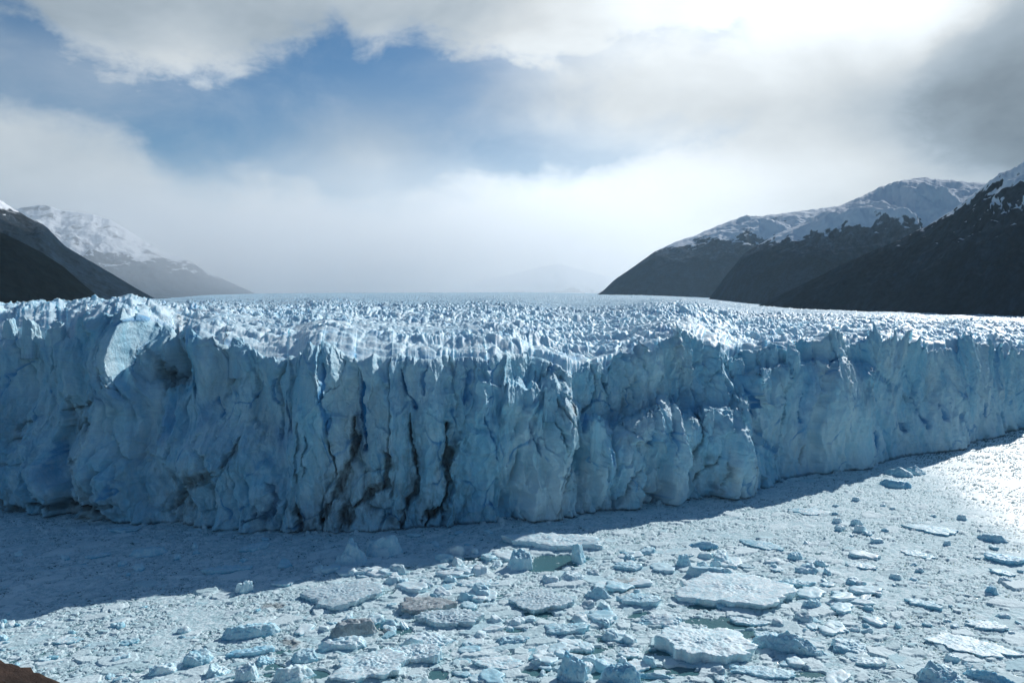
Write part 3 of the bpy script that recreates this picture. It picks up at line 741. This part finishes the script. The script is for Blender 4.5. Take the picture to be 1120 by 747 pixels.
def layer(size, asp, seed, keep, hmin, hmax, tilt, gap, mask):
    global hgt, tint
    F1, F2, cid, c2, ox, oy = worley(u_ / size, v_ / (size * asp), seed)
    F2 = F2 - F1
    ta = c2 * 40.0
    body = hmin + (hmax - hmin) * cid + tilt * size * (ox * np.cos(ta) + oy * asp * np.sin(ta))
    edge = sstep(gap * .5, gap * 1.3, F2)
    hh = -.35 + (body + .35) * edge
    k_ = ((c2 * 7.31) % 1.0) < keep * mask
    hh = np.where(k_, hh, -1)
    up_ = hh > hgt
    hgt = np.where(up_, hh, hgt)
    tint = np.where(up_, np.clip((cid * 3.7 + c2 * 5.1) % 1.0 + (.25 if size > 2 else 0), 0, 1), tint)
one = np.ones_like(xg)
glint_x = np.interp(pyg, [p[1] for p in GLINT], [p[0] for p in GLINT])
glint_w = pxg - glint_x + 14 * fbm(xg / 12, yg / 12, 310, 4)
glint_zone = sstep(-22, 60, glint_w + 26 * fbm(xg / 25, yg / 14, 309, 4)) * (1 - sstep(690, 740, pyg))
cover = 1 - .18 * glint_zone
layer(.62, 1.0, 311, .92, .03, .16, .22, .10, cover)
layer(1.15, .8, 321, .80, .05, .30, .22, .10, cover)
layer(2.3, .7, 331, .38, .14, .50, .16, .13, cover * (.5 + .8 * chunky))
layer(4.4, .65, 341, .34, .22, .62, .09, .11, cover * (.25 + .9 * chunky) * (1 - glint_zone))
layer(8.5, .6, 351, .22, .26, .70, .04, .09, cover * (.2 + .9 * chunky) * (1 - glint_zone))
calm = sstep(.0, .35, fbm(xg / 22, yg / 12, 365, 4, .55)) * (1 - .6 * chunky)
hgt = np.where(hgt > 0, hgt * (1 - .65 * calm) + .03 * calm, np.where(calm > .35, .02 + .04 * calm, hgt))
hgt += .10 * fbm(xg / .8, yg / .8, 361, 3, .6) * (hgt > 0) + .10 * chunky * fbm(xg / 2.5, yg / 2.5, 362, 3) * (hgt > 0)
pool = np.zeros_like(xg)
for (qx, qy, qa, qb) in POOLS:
    e = np.hypot((pxg - qx) / qa, (pyg - qy) / qb) + .45 * fbm(xg / 3.5, yg / 3.5, 371, 4)
    pool = np.maximum(pool, 1 - sstep(.75, 1.0, e))
hgt = hgt - pool * 1.2 * (((tint * 13.7) % 1.0) < .93)
dark_gap = sstep(.26, .45, fbm(xg / 9, yg / 6, 381, 5, .6)) * chunky
hgt -= .45 * dark_gap * (hgt < .38)
hgt = np.where(hgt > 0, hgt * (1 - .8 * glint_zone), hgt)
foot = np.exp(-np.clip((Yfront - Yg) - 2, 0, None) / 5.0) * (pxg < 960)
f1_, f2_, ci_, *_r = worley(xg / 2.2, yg / 2.2, 395)
hgt += foot * 2.2 * ci_ * ci_ * sstep(.05, .3, f2_ - f1_) * sstep(-.1, .3, fbm(xg / 15, yg / 15, 396, 3))
hgt = np.maximum(hgt, -.35)
siltb = sstep(.46, .8, fbm(xg / 6, yg / 4, 391, 5, .65)) * .22
for (qx, qy, qa, qb, qs) in [(686,642,20,10,.5),(300,663,18,4,.45),(436,622,8,3,.8),(318,704,14,6,.5),(420,690,16,10,.3)]:
    e = np.hypot((pxg - qx) / qa, (pyg - qy) / qb) + .8 * fbm(xg / 2.0, yg / 2.0, 392, 4, .6)
    siltb = np.maximum(siltb, qs * (1 - sstep(.4, 1.0, e)))
q = grid_faces(nrb, ncb)
keepf = (hgt.ravel()[q] > -.06).any(1)
q = q[keepf]
used = np.unique(q); remap = np.full(hgt.size, -1, np.int32); remap[used] = np.arange(len(used), dtype=np.int32)
co = np.stack([Xg, Yg, hgt], -1).reshape(-1, 3)[used]
brash = link('brash_ice', np_mesh('brash_ice', co, quads=remap[q], attrs={'tint': tint.ravel()[used], 'silt': siltb.ravel()[used], 'sun_glint': (glint_zone.ravel()[used])}), M_BRASH)
tag(brash, 'dense carpet of small broken ice fragments covering the lake', 'brash ice', kind='stuff')

# small loose chunks, each an object of its own
random.seed(12)
protos = {}
def small(px, py, wpx, lab, grp, mats, k, flat=False):
    st = 'slab' if flat else random.choice(['chunk', 'slab', 'lump', 'wedge', 'chunk'])
    x, y = on_plane(px, py); x, y = float(x), float(y)
    key = (st, k % 5)
    mt = random.choice(mats)
    if (key, mt.name) not in protos:
        P, F = ice_body(900 + k, 1.0, .75, .30 if st == 'slab' else .42, st, 4)
        protos[(key, mt.name)] = np_mesh('ice_chunk', P * np.array([1, 1, 1]), tris=F)
    me = protos[(key, mt.name)]
    o = link('ice_plate' if flat else 'ice_chunk', me, mt)
    s = wpx * y / FPX
    o.location = (x, y, 0); o.scale = (s, s * random.uniform(.7, 1.1), s * random.uniform(.7, 1.15) * (.55 if flat else 1))
    o.rotation_euler.z = random.uniform(0, 6.28)
    tag(o, lab, 'ice plate' if flat else 'ice chunk', grp)
def clear(px, py, w):
    return all(abs(px - a) > (b_ + w) * .5 or abs(py - c) > (d_ + 8) * .6 for a, c, b_, d_ in FLOE_SPOTS)
def scatter(n, box, wr, lab, grp, mats, test=lambda x, y: True, flat=False):
    c = t = 0
    while c < n and t < 5000:
        t += 1
        px = random.uniform(box[0], box[2]); py = random.uniform(box[1], box[3]); w = random.uniform(*wr)
        if not test(px, py) or not clear(px, py, w): continue
        small(px, py, w, lab, grp, mats, t, flat); c += 1
ybase = lambda x: float(np.interp(x, [p[0] for p in BASE], [p[1] for p in BASE]))
scatter(95, (310, 600, 900, 745), (9, 24), 'small loose ice chunk crowded among the big floes of the middle bay', 'loose chunks in the middle bay', [M_FLOE, M_FLOE, M_PALE, M_SPOT], lambda x, y: y > 600 + (300 < x < 480) * 18)
scatter(75, (330, 608, 960, 746), (16, 38), 'thin flat ice plate packed between the big floes of the middle bay', 'flat plates in the middle bay', [M_FLOE, M_FLOE, M_PALE], lambda x, y: y > 606 + (300 < x < 480) * 18, True)
scatter(28, (0, 665, 310, 745), (6, 14), 'small loose ice chunk in the fine brash at lower left', 'loose chunks at lower left', [M_FLOE, M_PALE])
scatter(55, (880, 535, 1120, 745), (6, 16), 'small loose ice chunk on the grey brash of the right side', 'loose chunks on the right side', [M_FLOE, M_FLOE, M_PALE], lambda x, y: x < np.interp(y, [p[1] for p in GLINT], [p[0] for p in GLINT]) - 6)
scatter(18, (20, 580, 700, 640), (7, 15), 'small dim ice chunk lying in the shadow of the glacier', 'loose chunks in the glacier shadow', [M_PALE], lambda x, y: ybase(x) + 6 < y < 640 - .1 * abs(x - 150) )

# seracs: blocks and spires that stand free of the cliff
SERACS = [(920,406,11,18,'spire',M_BLUE),(12,362,16,18,'chunk',M_FRONT),(33,372,20,22,'chunk',M_FRONT),(62,376,22,20,'lump',M_FRONT),(92,372,24,20,'chunk',M_FRONT),
          (718,462,12,18,'spire',M_PALE),(262,392,22,18,'shard',M_FRONT),(843,402,20,20,'chunk',M_FRONT),(868,400,18,16,'chunk',M_FRONT),
          (655,486,18,24,'lump',M_FRONT),(575,404,14,14,'chunk',M_FRONT),(600,440,12,14,'shard',M_FRONT),(806,410,20,14,'chunk',M_FRONT),(775,470,14,14,'shard',M_FRONT),(640,412,18,12,'chunk',M_FRONT)]
Pyw = PY2
for i, (px, pyb, w, h, st, mt) in enumerate(SERACS):
    c = int(np.searchsorted(PXC, px))
    _, pyc = project(X[:, c], Yw[:, c], Zv[:, c])
    r_ = int(np.argmin(np.abs(pyc - pyb)))
    y = float(Yw[r_, c]) + 2.5; z = float(Zv[r_, c]) - 1.0
    m = y / FPX
    P, F = ice_body(500 + i, w * m, w * m * .8, (h + 4) * m, st, 5)
    P[:, 2] = np.where(P[:, 2] < -.5, -6, P[:, 2])
    o = link('serac', np_mesh('serac', P, tris=F, attrs={'silt': np.zeros(len(P)), 'blue': np.zeros(len(P))}), mt, glacier)
    o.location = (float(A[c]) * y, y, z)

# ------------------------------------------------------------------ lake
t = np.linspace(0, 2 * math.pi, 97)[:-1]
rad = [0, 60, 130, 250, 450, 900, 2500, 7000, 15500]
vs = [(0, 0, 0)] + [(r * math.cos(a), r * math.sin(a), 0) for r in rad[1:] for a in t]
fs = [(0, 1 + i, 1 + (i + 1) % 96) for i in range(96)]
for k_ in range(len(rad) - 2):
    o0 = 1 + 96 * k_
    fs += [(o0 + i, o0 + 96 + i, o0 + 96 + (i + 1) % 96, o0 + (i + 1) % 96) for i in range(96)]
me = bpy.data.meshes.new('lake'); me.from_pydata(vs, [], fs); me.update()
tag(link('lake', me, M_LAKE), kind='structure')

# ------------------------------------------------------------------ mountains
def mountain(crest, foot, mat, seed, spur, nu=420, nv=150, back=1.0, rough=1.0, pw=1.12):
    """crest: (px,py,Y) along the skyline; foot: (px, Y, z) along its foot towards the glacier"""
    c = np.array(crest, float); pxs = np.linspace(c[0, 0], c[-1, 0], nu)
    yy = smooth_interp([(a, b) for a, b, _ in crest], pxs, 4); YY = smooth_interp([(a, d) for a, _, d in crest], pxs, 40)
    xc, zc_ = at_depth(pxs, yy, YY)
    fy = smooth_interp([(a, b) for a, b, _ in foot], pxs, 30); fz = smooth_interp([(a, d) for a, _, d in foot], pxs, 30)
    xf = (pxs - CX) / FPX * fy
    zc_ = np.maximum(zc_, fz + 2)
    zc_ = zc_ + rough * (zc_ - fz) * .015 * fbm(pxs / 9, pxs * 0 + seed, seed, 4, .6)
    v = np.linspace(0, 1, nv)[:, None]
    prof = v ** pw
    Xm = xf + (xc - xf) * v; Ym = fy + (YY - fy) * v; Zm = fz - 15 + (zc_ - fz + 15) * prof
    vb = np.linspace(0, 1, 40)[1:, None]
    hgt_ = (zc_ - fz)
    Xb = xc * (1 + vb * 0) + 0 * vb; Yb_ = YY + vb * hgt_ * 1.7 * back; Zb = zc_ - (hgt_ + 40) * vb ** 1.1
    Xb = xc / YY * Yb_
    Xm = np.concatenate([Xm, Xb]); Ym = np.concatenate([Ym, Yb_]); Zm = np.concatenate([Zm, Zb])
    env = np.concatenate([np.sin(np.pi * np.clip(v, 0, 1)) ** .7, np.sin(np.pi * vb) * .8])
    env[nv - 1] = 0
    s = spur
    Zd = env * hgt_ * (.16 * ridged(Xm / s + .2 * Ym / s, Ym / (s * 1.6), seed + 3, 4, .55) + .10 * fbm(Xm / (s * .3), Ym / (s * .3), seed + 5, 4, .6))
    Ydisp = env * hgt_ * .12 * ridged(Xm / (s * .55), Zm / (s * 1.2), seed + 9, 3)
    Zm = Zm + Zd * rough
    Ym = Ym - Ydisp * rough
    o = link('mountain', np_mesh('mountain', np.stack([Xm, Ym, Zm], -1), quads=grid_faces(nv + 39, nu)), mat)
    return tag(o, kind='structure')
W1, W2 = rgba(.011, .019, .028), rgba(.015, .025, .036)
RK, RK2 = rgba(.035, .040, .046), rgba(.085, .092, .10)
# right-hand range
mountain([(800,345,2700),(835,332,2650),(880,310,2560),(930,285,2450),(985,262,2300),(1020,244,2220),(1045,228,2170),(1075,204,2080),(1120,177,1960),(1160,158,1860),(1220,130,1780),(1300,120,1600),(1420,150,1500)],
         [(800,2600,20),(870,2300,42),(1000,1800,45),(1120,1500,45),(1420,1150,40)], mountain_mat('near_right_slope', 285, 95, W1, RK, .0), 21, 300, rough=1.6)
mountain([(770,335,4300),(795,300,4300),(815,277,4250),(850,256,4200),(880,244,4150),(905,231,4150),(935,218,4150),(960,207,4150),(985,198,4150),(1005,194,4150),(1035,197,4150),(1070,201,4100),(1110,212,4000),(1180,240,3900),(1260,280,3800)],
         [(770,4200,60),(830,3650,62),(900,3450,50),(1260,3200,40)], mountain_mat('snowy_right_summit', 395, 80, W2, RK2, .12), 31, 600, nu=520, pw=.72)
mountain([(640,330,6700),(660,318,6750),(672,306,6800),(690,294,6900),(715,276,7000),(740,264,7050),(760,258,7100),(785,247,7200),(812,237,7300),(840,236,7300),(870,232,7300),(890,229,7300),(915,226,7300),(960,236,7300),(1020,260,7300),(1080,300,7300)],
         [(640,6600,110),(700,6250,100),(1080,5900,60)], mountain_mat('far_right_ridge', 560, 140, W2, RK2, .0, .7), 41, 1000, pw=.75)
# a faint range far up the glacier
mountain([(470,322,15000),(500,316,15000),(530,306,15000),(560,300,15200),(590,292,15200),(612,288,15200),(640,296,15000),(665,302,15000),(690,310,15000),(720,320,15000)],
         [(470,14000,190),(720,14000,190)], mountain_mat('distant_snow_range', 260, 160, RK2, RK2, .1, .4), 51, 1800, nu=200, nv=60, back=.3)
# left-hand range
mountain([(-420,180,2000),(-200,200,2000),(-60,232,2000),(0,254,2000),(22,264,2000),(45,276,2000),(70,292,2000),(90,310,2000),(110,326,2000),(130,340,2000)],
         [(-420,1300,50),(0,1480,55),(60,1650,60),(130,1900,62)], mountain_mat('dark_near_slope', 2000, 60, rgba(.004, .006, .006), rgba(.006, .008, .008)), 61, 300)  # cloud shadow over this slope put into its near-black base colours
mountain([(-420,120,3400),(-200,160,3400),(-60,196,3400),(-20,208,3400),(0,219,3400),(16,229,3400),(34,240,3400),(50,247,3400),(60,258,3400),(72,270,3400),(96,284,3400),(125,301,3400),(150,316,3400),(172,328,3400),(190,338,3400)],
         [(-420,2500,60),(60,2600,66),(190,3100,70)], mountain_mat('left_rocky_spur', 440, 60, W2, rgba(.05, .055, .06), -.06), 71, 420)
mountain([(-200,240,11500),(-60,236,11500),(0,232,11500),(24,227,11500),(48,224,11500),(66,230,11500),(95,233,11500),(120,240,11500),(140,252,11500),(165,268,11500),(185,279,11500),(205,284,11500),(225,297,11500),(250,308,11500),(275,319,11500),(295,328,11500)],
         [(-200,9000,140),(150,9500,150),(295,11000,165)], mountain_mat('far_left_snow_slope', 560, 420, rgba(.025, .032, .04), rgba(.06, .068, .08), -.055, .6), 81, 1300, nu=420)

# ------------------------------------------------------------------ the viewpoint: hillside and a brown rock
gxn, gyn = 90, 80
hx = np.linspace(-90, 90, gxn); hy = np.linspace(-30, 118, gyn)
HX, HY = np.meshgrid(hx, hy)
HZ = H - 1.7 - np.clip(HY - 1.0, 0, None) * .64 + np.clip(-HY - 2, 0, None) * .25 - .02 * np.abs(HX) + .35 * fbm(HX / 6, HY / 6, 401, 4) * sstep(1, 12, np.hypot(HX, HY))
M_HILL = rock_mat('hillside_soil', rgba(.05, .045, .03), rgba(.09, .075, .05))
tag(link('hillside', np_mesh('hillside', np.stack([HX, HY, HZ], -1), quads=grid_faces(gyn, gxn)), M_HILL), kind='structure')
V, F = ico(6)
rx, ry = -7.42, 8.2
P = V.copy()
nr = np.array([[.62,-.1,.78],[-.5,-.2,.84],[.9,.2,.2],[.1,-.9,.4],[-.9,.1,.3],[.2,.95,.2],[.3,.3,.9],[.75,-.5,.4]], float); nr /= np.linalg.norm(nr, axis=1)[:, None]
dd = V @ nr.T
r_ = np.min(np.where(dd > 1e-3, np.array([.86,.8,.95,.9,.95,.95,.82,.9]) / np.maximum(dd, 1e-3), 9), 1)
P = V * np.minimum(r_, 1.4)[:, None] * np.array([2.6, 2.4, 2.7])
lay = P[:, 2] + .35 * P[:, 0]
P += V * (-.03 * (1 - sstep(0, .25, worley(P[:, 0] * .9 + .4 * fbm(P[:, 0], P[:, 1], 414, 3), lay * 2.0 + P[:, 1] * .3, 415)[1] - worley(P[:, 0] * .9 + .4 * fbm(P[:, 0], P[:, 1], 414, 3), lay * 2.0 + P[:, 1] * .3, 415)[0])) + .16 * fbm(P[:, 0] * .9, lay * 2.4, 411, 5, .6) + .07 * np.sin(lay * 9 + 2 * fbm(P[:, 0], P[:, 1], 412, 3)) + .05 * fbm(P[:, 0] * 5, lay * 7, 413, 3))[:, None]
ROCK = link('rock', np_mesh('rock', P, tris=F), rock_mat('brown_rock', rgba(.032, .022, .018), rgba(.085, .056, .044)))
ROCK.location = (rx, ry, 69.0)
tag(ROCK, 'brown layered rock jutting into the lower left corner above the lake', 'rock')

# ------------------------------------------------------------------ haze
TOPZ = 1500.0
bm = bmesh.new(); bmesh.ops.create_cube(bm, size=1.0)
me = bpy.data.meshes.new('haze'); bm.to_mesh(me); bm.free()
hz = link('haze', me, None); hz.scale = (36000, 36000, TOPZ + 3); hz.location = (0, 0, (TOPZ - 3) / 2)
hm = bpy.data.materials.new('valley_haze'); hm.use_nodes = True; hm.node_tree.nodes.clear()
hn = N(hm.node_tree); ho = hn.node('ShaderNodeOutputMaterial'); pv = hn.node('ShaderNodeVolumePrincipled')
pv.inputs['Color'].default_value = rgba(.55, .80, 1.0); pv.inputs['Density'].default_value = 2.0e-5; pv.inputs['Anisotropy'].default_value = .2
hn.L.new(pv.outputs[0], ho.inputs['Volume']); me.materials.append(hm)
tag(hz, kind='stuff')
# the snow shower that hangs over the upper glacier: a soft ellipsoid of mist
V, F = ico(5)
fb = link('fog_bank', np_mesh('fog_bank', V * np.array([8200, 5200, 1750]), tris=F), None)
fb.location = (-2200, 11800, 520)
fm = bpy.data.materials.new('snow_shower_mist'); fm.use_nodes = True; fm.node_tree.nodes.clear()
fn = N(fm.node_tree); fo = fn.node('ShaderNodeOutputMaterial'); fv = fn.node('ShaderNodeVolumePrincipled')
fv.inputs['Color'].default_value = rgba(.985, .992, 1.0); 
ft = fn.node('ShaderNodeTexCoord').outputs['Object']
fr = fn.vm('DIVIDE', ft, (8200, 5200, 1750))
frl = fn.node('ShaderNodeVectorMath', operation='DOT_PRODUCT'); fn.L.new(fr, frl.inputs[0]); fn.L.new(fr, frl.inputs[1])
fall = fn.m('SUBTRACT', 1.0, frl.outputs['Value'], clamp=True)
fall = fn.m('MULTIPLY', fn.m('MULTIPLY', fall, fall), fn.rng(fn.noise(fr, 2.2, 4, .6, .3), .3, .7, .35, 1.5))
fn.put(fv.inputs['Density'], fn.m('MULTIPLY', fall, 6.5e-4))
fv.inputs['Anisotropy'].default_value = .5
fn.L.new(fv.outputs[0], fo.inputs['Volume']); fb.data.materials.append(fm)
tag(fb, kind='stuff')

# ------------------------------------------------------------------ sky
wd = bpy.data.worlds.new('World'); SC.world = wd; wd.use_nodes = True
wd.node_tree.nodes.clear(); n = N(wd.node_tree)
wo = n.node('ShaderNodeOutputWorld'); bg = n.node('ShaderNodeBackground'); n.L.new(bg.outputs[0], wo.inputs[0])
SKY_STR = .065
bg.inputs['Strength'].default_value = SKY_STR
sky = n.node('ShaderNodeTexSky', sky_type='NISHITA'); sky.sun_disc = False
sky.sun_elevation = SUN_EL; sky.sun_rotation = SUN_AZ; sky.altitude = 200; sky.air_density = 1.0; sky.dust_density = .1; sky.ozone_density = 3.0
dirv = n.node('ShaderNodeTexCoord').outputs['Generated']
sx = n.node('ShaderNodeSeparateXYZ'); n.L.new(dirv, sx.inputs[0])
az = n.m('MULTIPLY', n.m('ARCTAN2', sx.outputs[0], sx.outputs[1]), 57.2958)        # degrees, 0 = up the glacier
el = n.m('MULTIPLY', n.m('ARCSINE', sx.outputs[2]), 57.2958)
def ae(px, py):
    x, y, z = ray(px, py)
    return math.degrees(math.atan2(x, y)), math.degrees(math.asin(z / math.sqrt(x * x + y * y + z * z)))
AE = lambda pts: [ae(*p) for p in pts]
wv = n.vm('MULTIPLY', dirv, (1, 1, 1.7))
nz_big = n.noise(wv, 2.6, 7, .55, .25)
nz_mid = n.noise(wv, 7.0, 8, .60, .35)
nz_fine = n.noise(wv, 19.0, 7, .62, .3)
puff = n.m('ADD', n.m('MULTIPLY', n.m('SUBTRACT', nz_mid, .5), 1.0), n.m('MULTIPLY', n.m('SUBTRACT', nz_fine, .5), .55))
topE = n.curve(az, AE([(-420,-40),(-200,-10),(-60,8),(0,22),(40,48),(62,78),(100,98),(150,101),(200,94),(260,84),(310,64),(350,44),(372,34),(388,66),(412,72),(436,46),(470,58),(520,78),(570,90),(640,86),(720,70),(800,60),(900,40)]), -45, 25, 0, 30)
botE = n.curve(az, AE([(-420,60),(-200,80),(-60,88),(0,96),(50,110),(90,116),(125,122),(150,142),(175,170),(200,186),(240,182),(280,172),(310,184),(335,178),(365,206),(420,206),(470,196),(540,180),(620,160),(720,140),(800,110),(900,80)]), -45, 25, 0, 30)
up_c = n.step(n.m('ADD', n.m('SUBTRACT', el, topE), n.m('MULTIPLY', puff, 8.0)), -1.0, 2.6)
lo_c = n.step(n.m('ADD', n.m('SUBTRACT', botE, el), n.m('MULTIPLY', puff, 5.5)), -1.2, 3.2)
front = n.m('MULTIPLY', n.step(n.m('ABSOLUTE', az), 62.0, 44.0), 1.0)
cl_front = n.m('MAXIMUM', up_c, lo_c)
def blob(px, py, rx_, ry_):
    a0, e0 = ae(px, py)
    dx = n.m('DIVIDE', n.m('SUBTRACT', az, a0), rx_ * .0652); dy = n.m('DIVIDE', n.m('SUBTRACT', el, e0), ry_ * .0652)
    return n.m('EXPONENT', n.m('MULTIPLY', n.m('ADD', n.m('MULTIPLY', dx, dx), n.m('MULTIPLY', dy, dy)), -1.0))
# thin veils over the blue gap
veil = n.m('ADD', n.m('MULTIPLY', blob(400, 165, 85, 50), .55), n.m('MULTIPLY', blob(640, 110, 130, 80), .62))
veil = n.m('ADD', veil, n.m('MULTIPLY', blob(40, 75, 110, 40), .42))
veil = n.m('ADD', veil, n.m('MULTIPLY', blob(800, 90, 150, 120), .9))
veil = n.m('MULTIPLY', veil, n.rng(nz_big, .3, .7, .6, 1.25), clamp=True)
veil = n.m('ADD', veil, n.m('MULTIPLY', n.step(nz_mid, .35, .75), .22))
cl_front = n.m('MAXIMUM', cl_front, veil)
cl_front = n.m('MAXIMUM', cl_front, n.step(az, 12.0, 17.0))
cl_back = n.m('MULTIPLY', n.step(n.m('ADD', nz_big, n.m('MULTIPLY', puff, .3)), .50, .66), .75)
cover_ = n.m('ADD', n.m('MULTIPLY', cl_front, front), n.m('MULTIPLY', cl_back, n.m('SUBTRACT', 1.0, front)), clamp=True)
cover_ = n.m('MULTIPLY', cover_, n.rng(n.m('MULTIPLY', n.step(el, 27.0, 42.0), n.step(nz_big, .62, .42)), 0, 1, 1.0, .1))
# brightness of the cloud (thin and bright towards the sun, thick and grey away from it)
b = n.m('ADD', .50, n.m('MULTIPLY', n.m('SUBTRACT', nz_big, .5), .25))
for px_, py_, ra, rb, k_ in [(900,-10,260,80,.42),(660,200,150,60,.10),(600,150,110,50,.08),(1010,10,50,45,.25),(760,20,200,70,.20),(760,215,170,70,.17),(890,200,120,40,.12),(540,230,90,80,.12),(640,225,210,75,.40),(560,250,90,70,.10),(820,60,200,120,.12),(430,240,150,50,.13),(560,290,200,40,.10),(300,240,180,40,.07),(200,85,150,26,.22),(140,55,60,30,.08),(60,190,160,40,.06),(415,55,36,22,.16),(560,65,60,30,.18),
                             (60,150,120,40,.05),(290,185,90,16,.08),(1100,90,75,95,-.05),(930,135,110,35,-.07),(230,25,150,24,-.05),(520,12,60,22,-.08),(470,300,110,22,-.07),(60,260,160,50,-.03),(700,305,60,20,-.10),(20,15,90,18,-.05)]:
    b = n.m('ADD', b, n.m('MULTIPLY', blob(px_, py_, ra, rb), k_))
dk_edge = n.curve(el, sorted([(ae(q_, r_)[1], ae(q_, r_)[0]) for q_, r_ in [(1075,-60),(1058,0),(1010,50),(985,95),(980,140),(995,170),(1040,186),(1120,200)]]), 0, 30, -10, 45)
dk = n.m('MULTIPLY', n.step(n.m('ADD', n.m('SUBTRACT', az, dk_edge), n.m('MULTIPLY', puff, 9.0)), -1.0, 3.5), n.step(az, 60.0, 40.0))
b = n.m('SUBTRACT', b, n.m('MULTIPLY', dk, .23))
edge_b = n.m('MULTIPLY', n.m('MULTIPLY', cover_, n.m('SUBTRACT', 1.0, cover_)), .25)
b = n.m('ADD', b, edge_b)
relief = n.m('SUBTRACT', n.noise(wv, 4.5, 5, .52, .3), n.noise(n.vm('ADD', wv, (.030, 0, .040)), 4.5, 5, .52, .3))
b = n.m('ADD', b, n.m('MULTIPLY', relief, n.rng(el, 3, 16, .12, .55)))
b = n.m('ADD', b, n.m('MULTIPLY', puff, .10))
back_dim = n.m('ADD', .38, n.m('MULTIPLY', front, .62))
high = n.step(el, 27.0, 42.0)
b = n.m('MULTIPLY', n.m('MAXIMUM', b, .08), n.m('MULTIPLY', back_dim, n.rng(high, 0, 1, 1.0, .5)))
warm = n.step(b, .35, .8)
tintc = n.mix(warm, rgba(.84, 1.0, 1.14), rgba(.95, 1.005, 1.03))
cloudc = n.vm('SCALE', tintc, scale=n.m('MULTIPLY', b, 1.0 / SKY_STR))
hs = n.node('ShaderNodeHueSaturation'); hs.inputs['Saturation'].default_value = 1.25; hs.inputs['Value'].default_value = 1.15; n.L.new(sky.outputs[0], hs.inputs['Color'])
final = n.mix(cover_, hs.outputs[0], cloudc)
n.L.new(final, bg.inputs['Color'])

sun = bpy.data.lights.new('sun', 'SUN'); sun.energy = 4.2; sun.angle = R(.53); sun.color = (1.0, .985, .955)
so = bpy.data.objects.new('sun', sun); COL.objects.link(so)
sd = Vector((math.sin(SUN_AZ) * math.cos(SUN_EL), math.cos(SUN_AZ) * math.cos(SUN_EL), math.sin(SUN_EL)))
so.rotation_euler = sd.to_track_quat('Z', 'Y').to_euler(); so.location = (0, 0, 300)

# ------------------------------------------------------------------ camera and render settings
cam = bpy.data.cameras.new('camera'); co_ = bpy.data.objects.new('camera', cam); COL.objects.link(co_)
cam.sensor_width = 36.0; cam.lens = 36.0 * FPX / 1120.0; cam.clip_start = .2; cam.clip_end = 60000
co_.location = (0, 0, H); co_.rotation_euler = (R(90) - PITCH, 0, 0)
SC.camera = co_
SC.view_settings.view_transform = 'Standard'; SC.view_settings.look = 'None'; SC.view_settings.gamma = 1.0; SC.view_settings.exposure = 0.0
SC.view_settings.use_curve_mapping = False
SC.render.engine = 'CYCLES'
SC.cycles.max_bounces = 6; SC.cycles.diffuse_bounces = 3; SC.cycles.glossy_bounces = 3; SC.cycles.volume_bounces = 2
SC.cycles.use_denoising = True
try: SC.cycles.denoiser = 'OPENIMAGEDENOISE'
except Exception: pass
SC.cycles.sample_clamp_indirect = 6.0
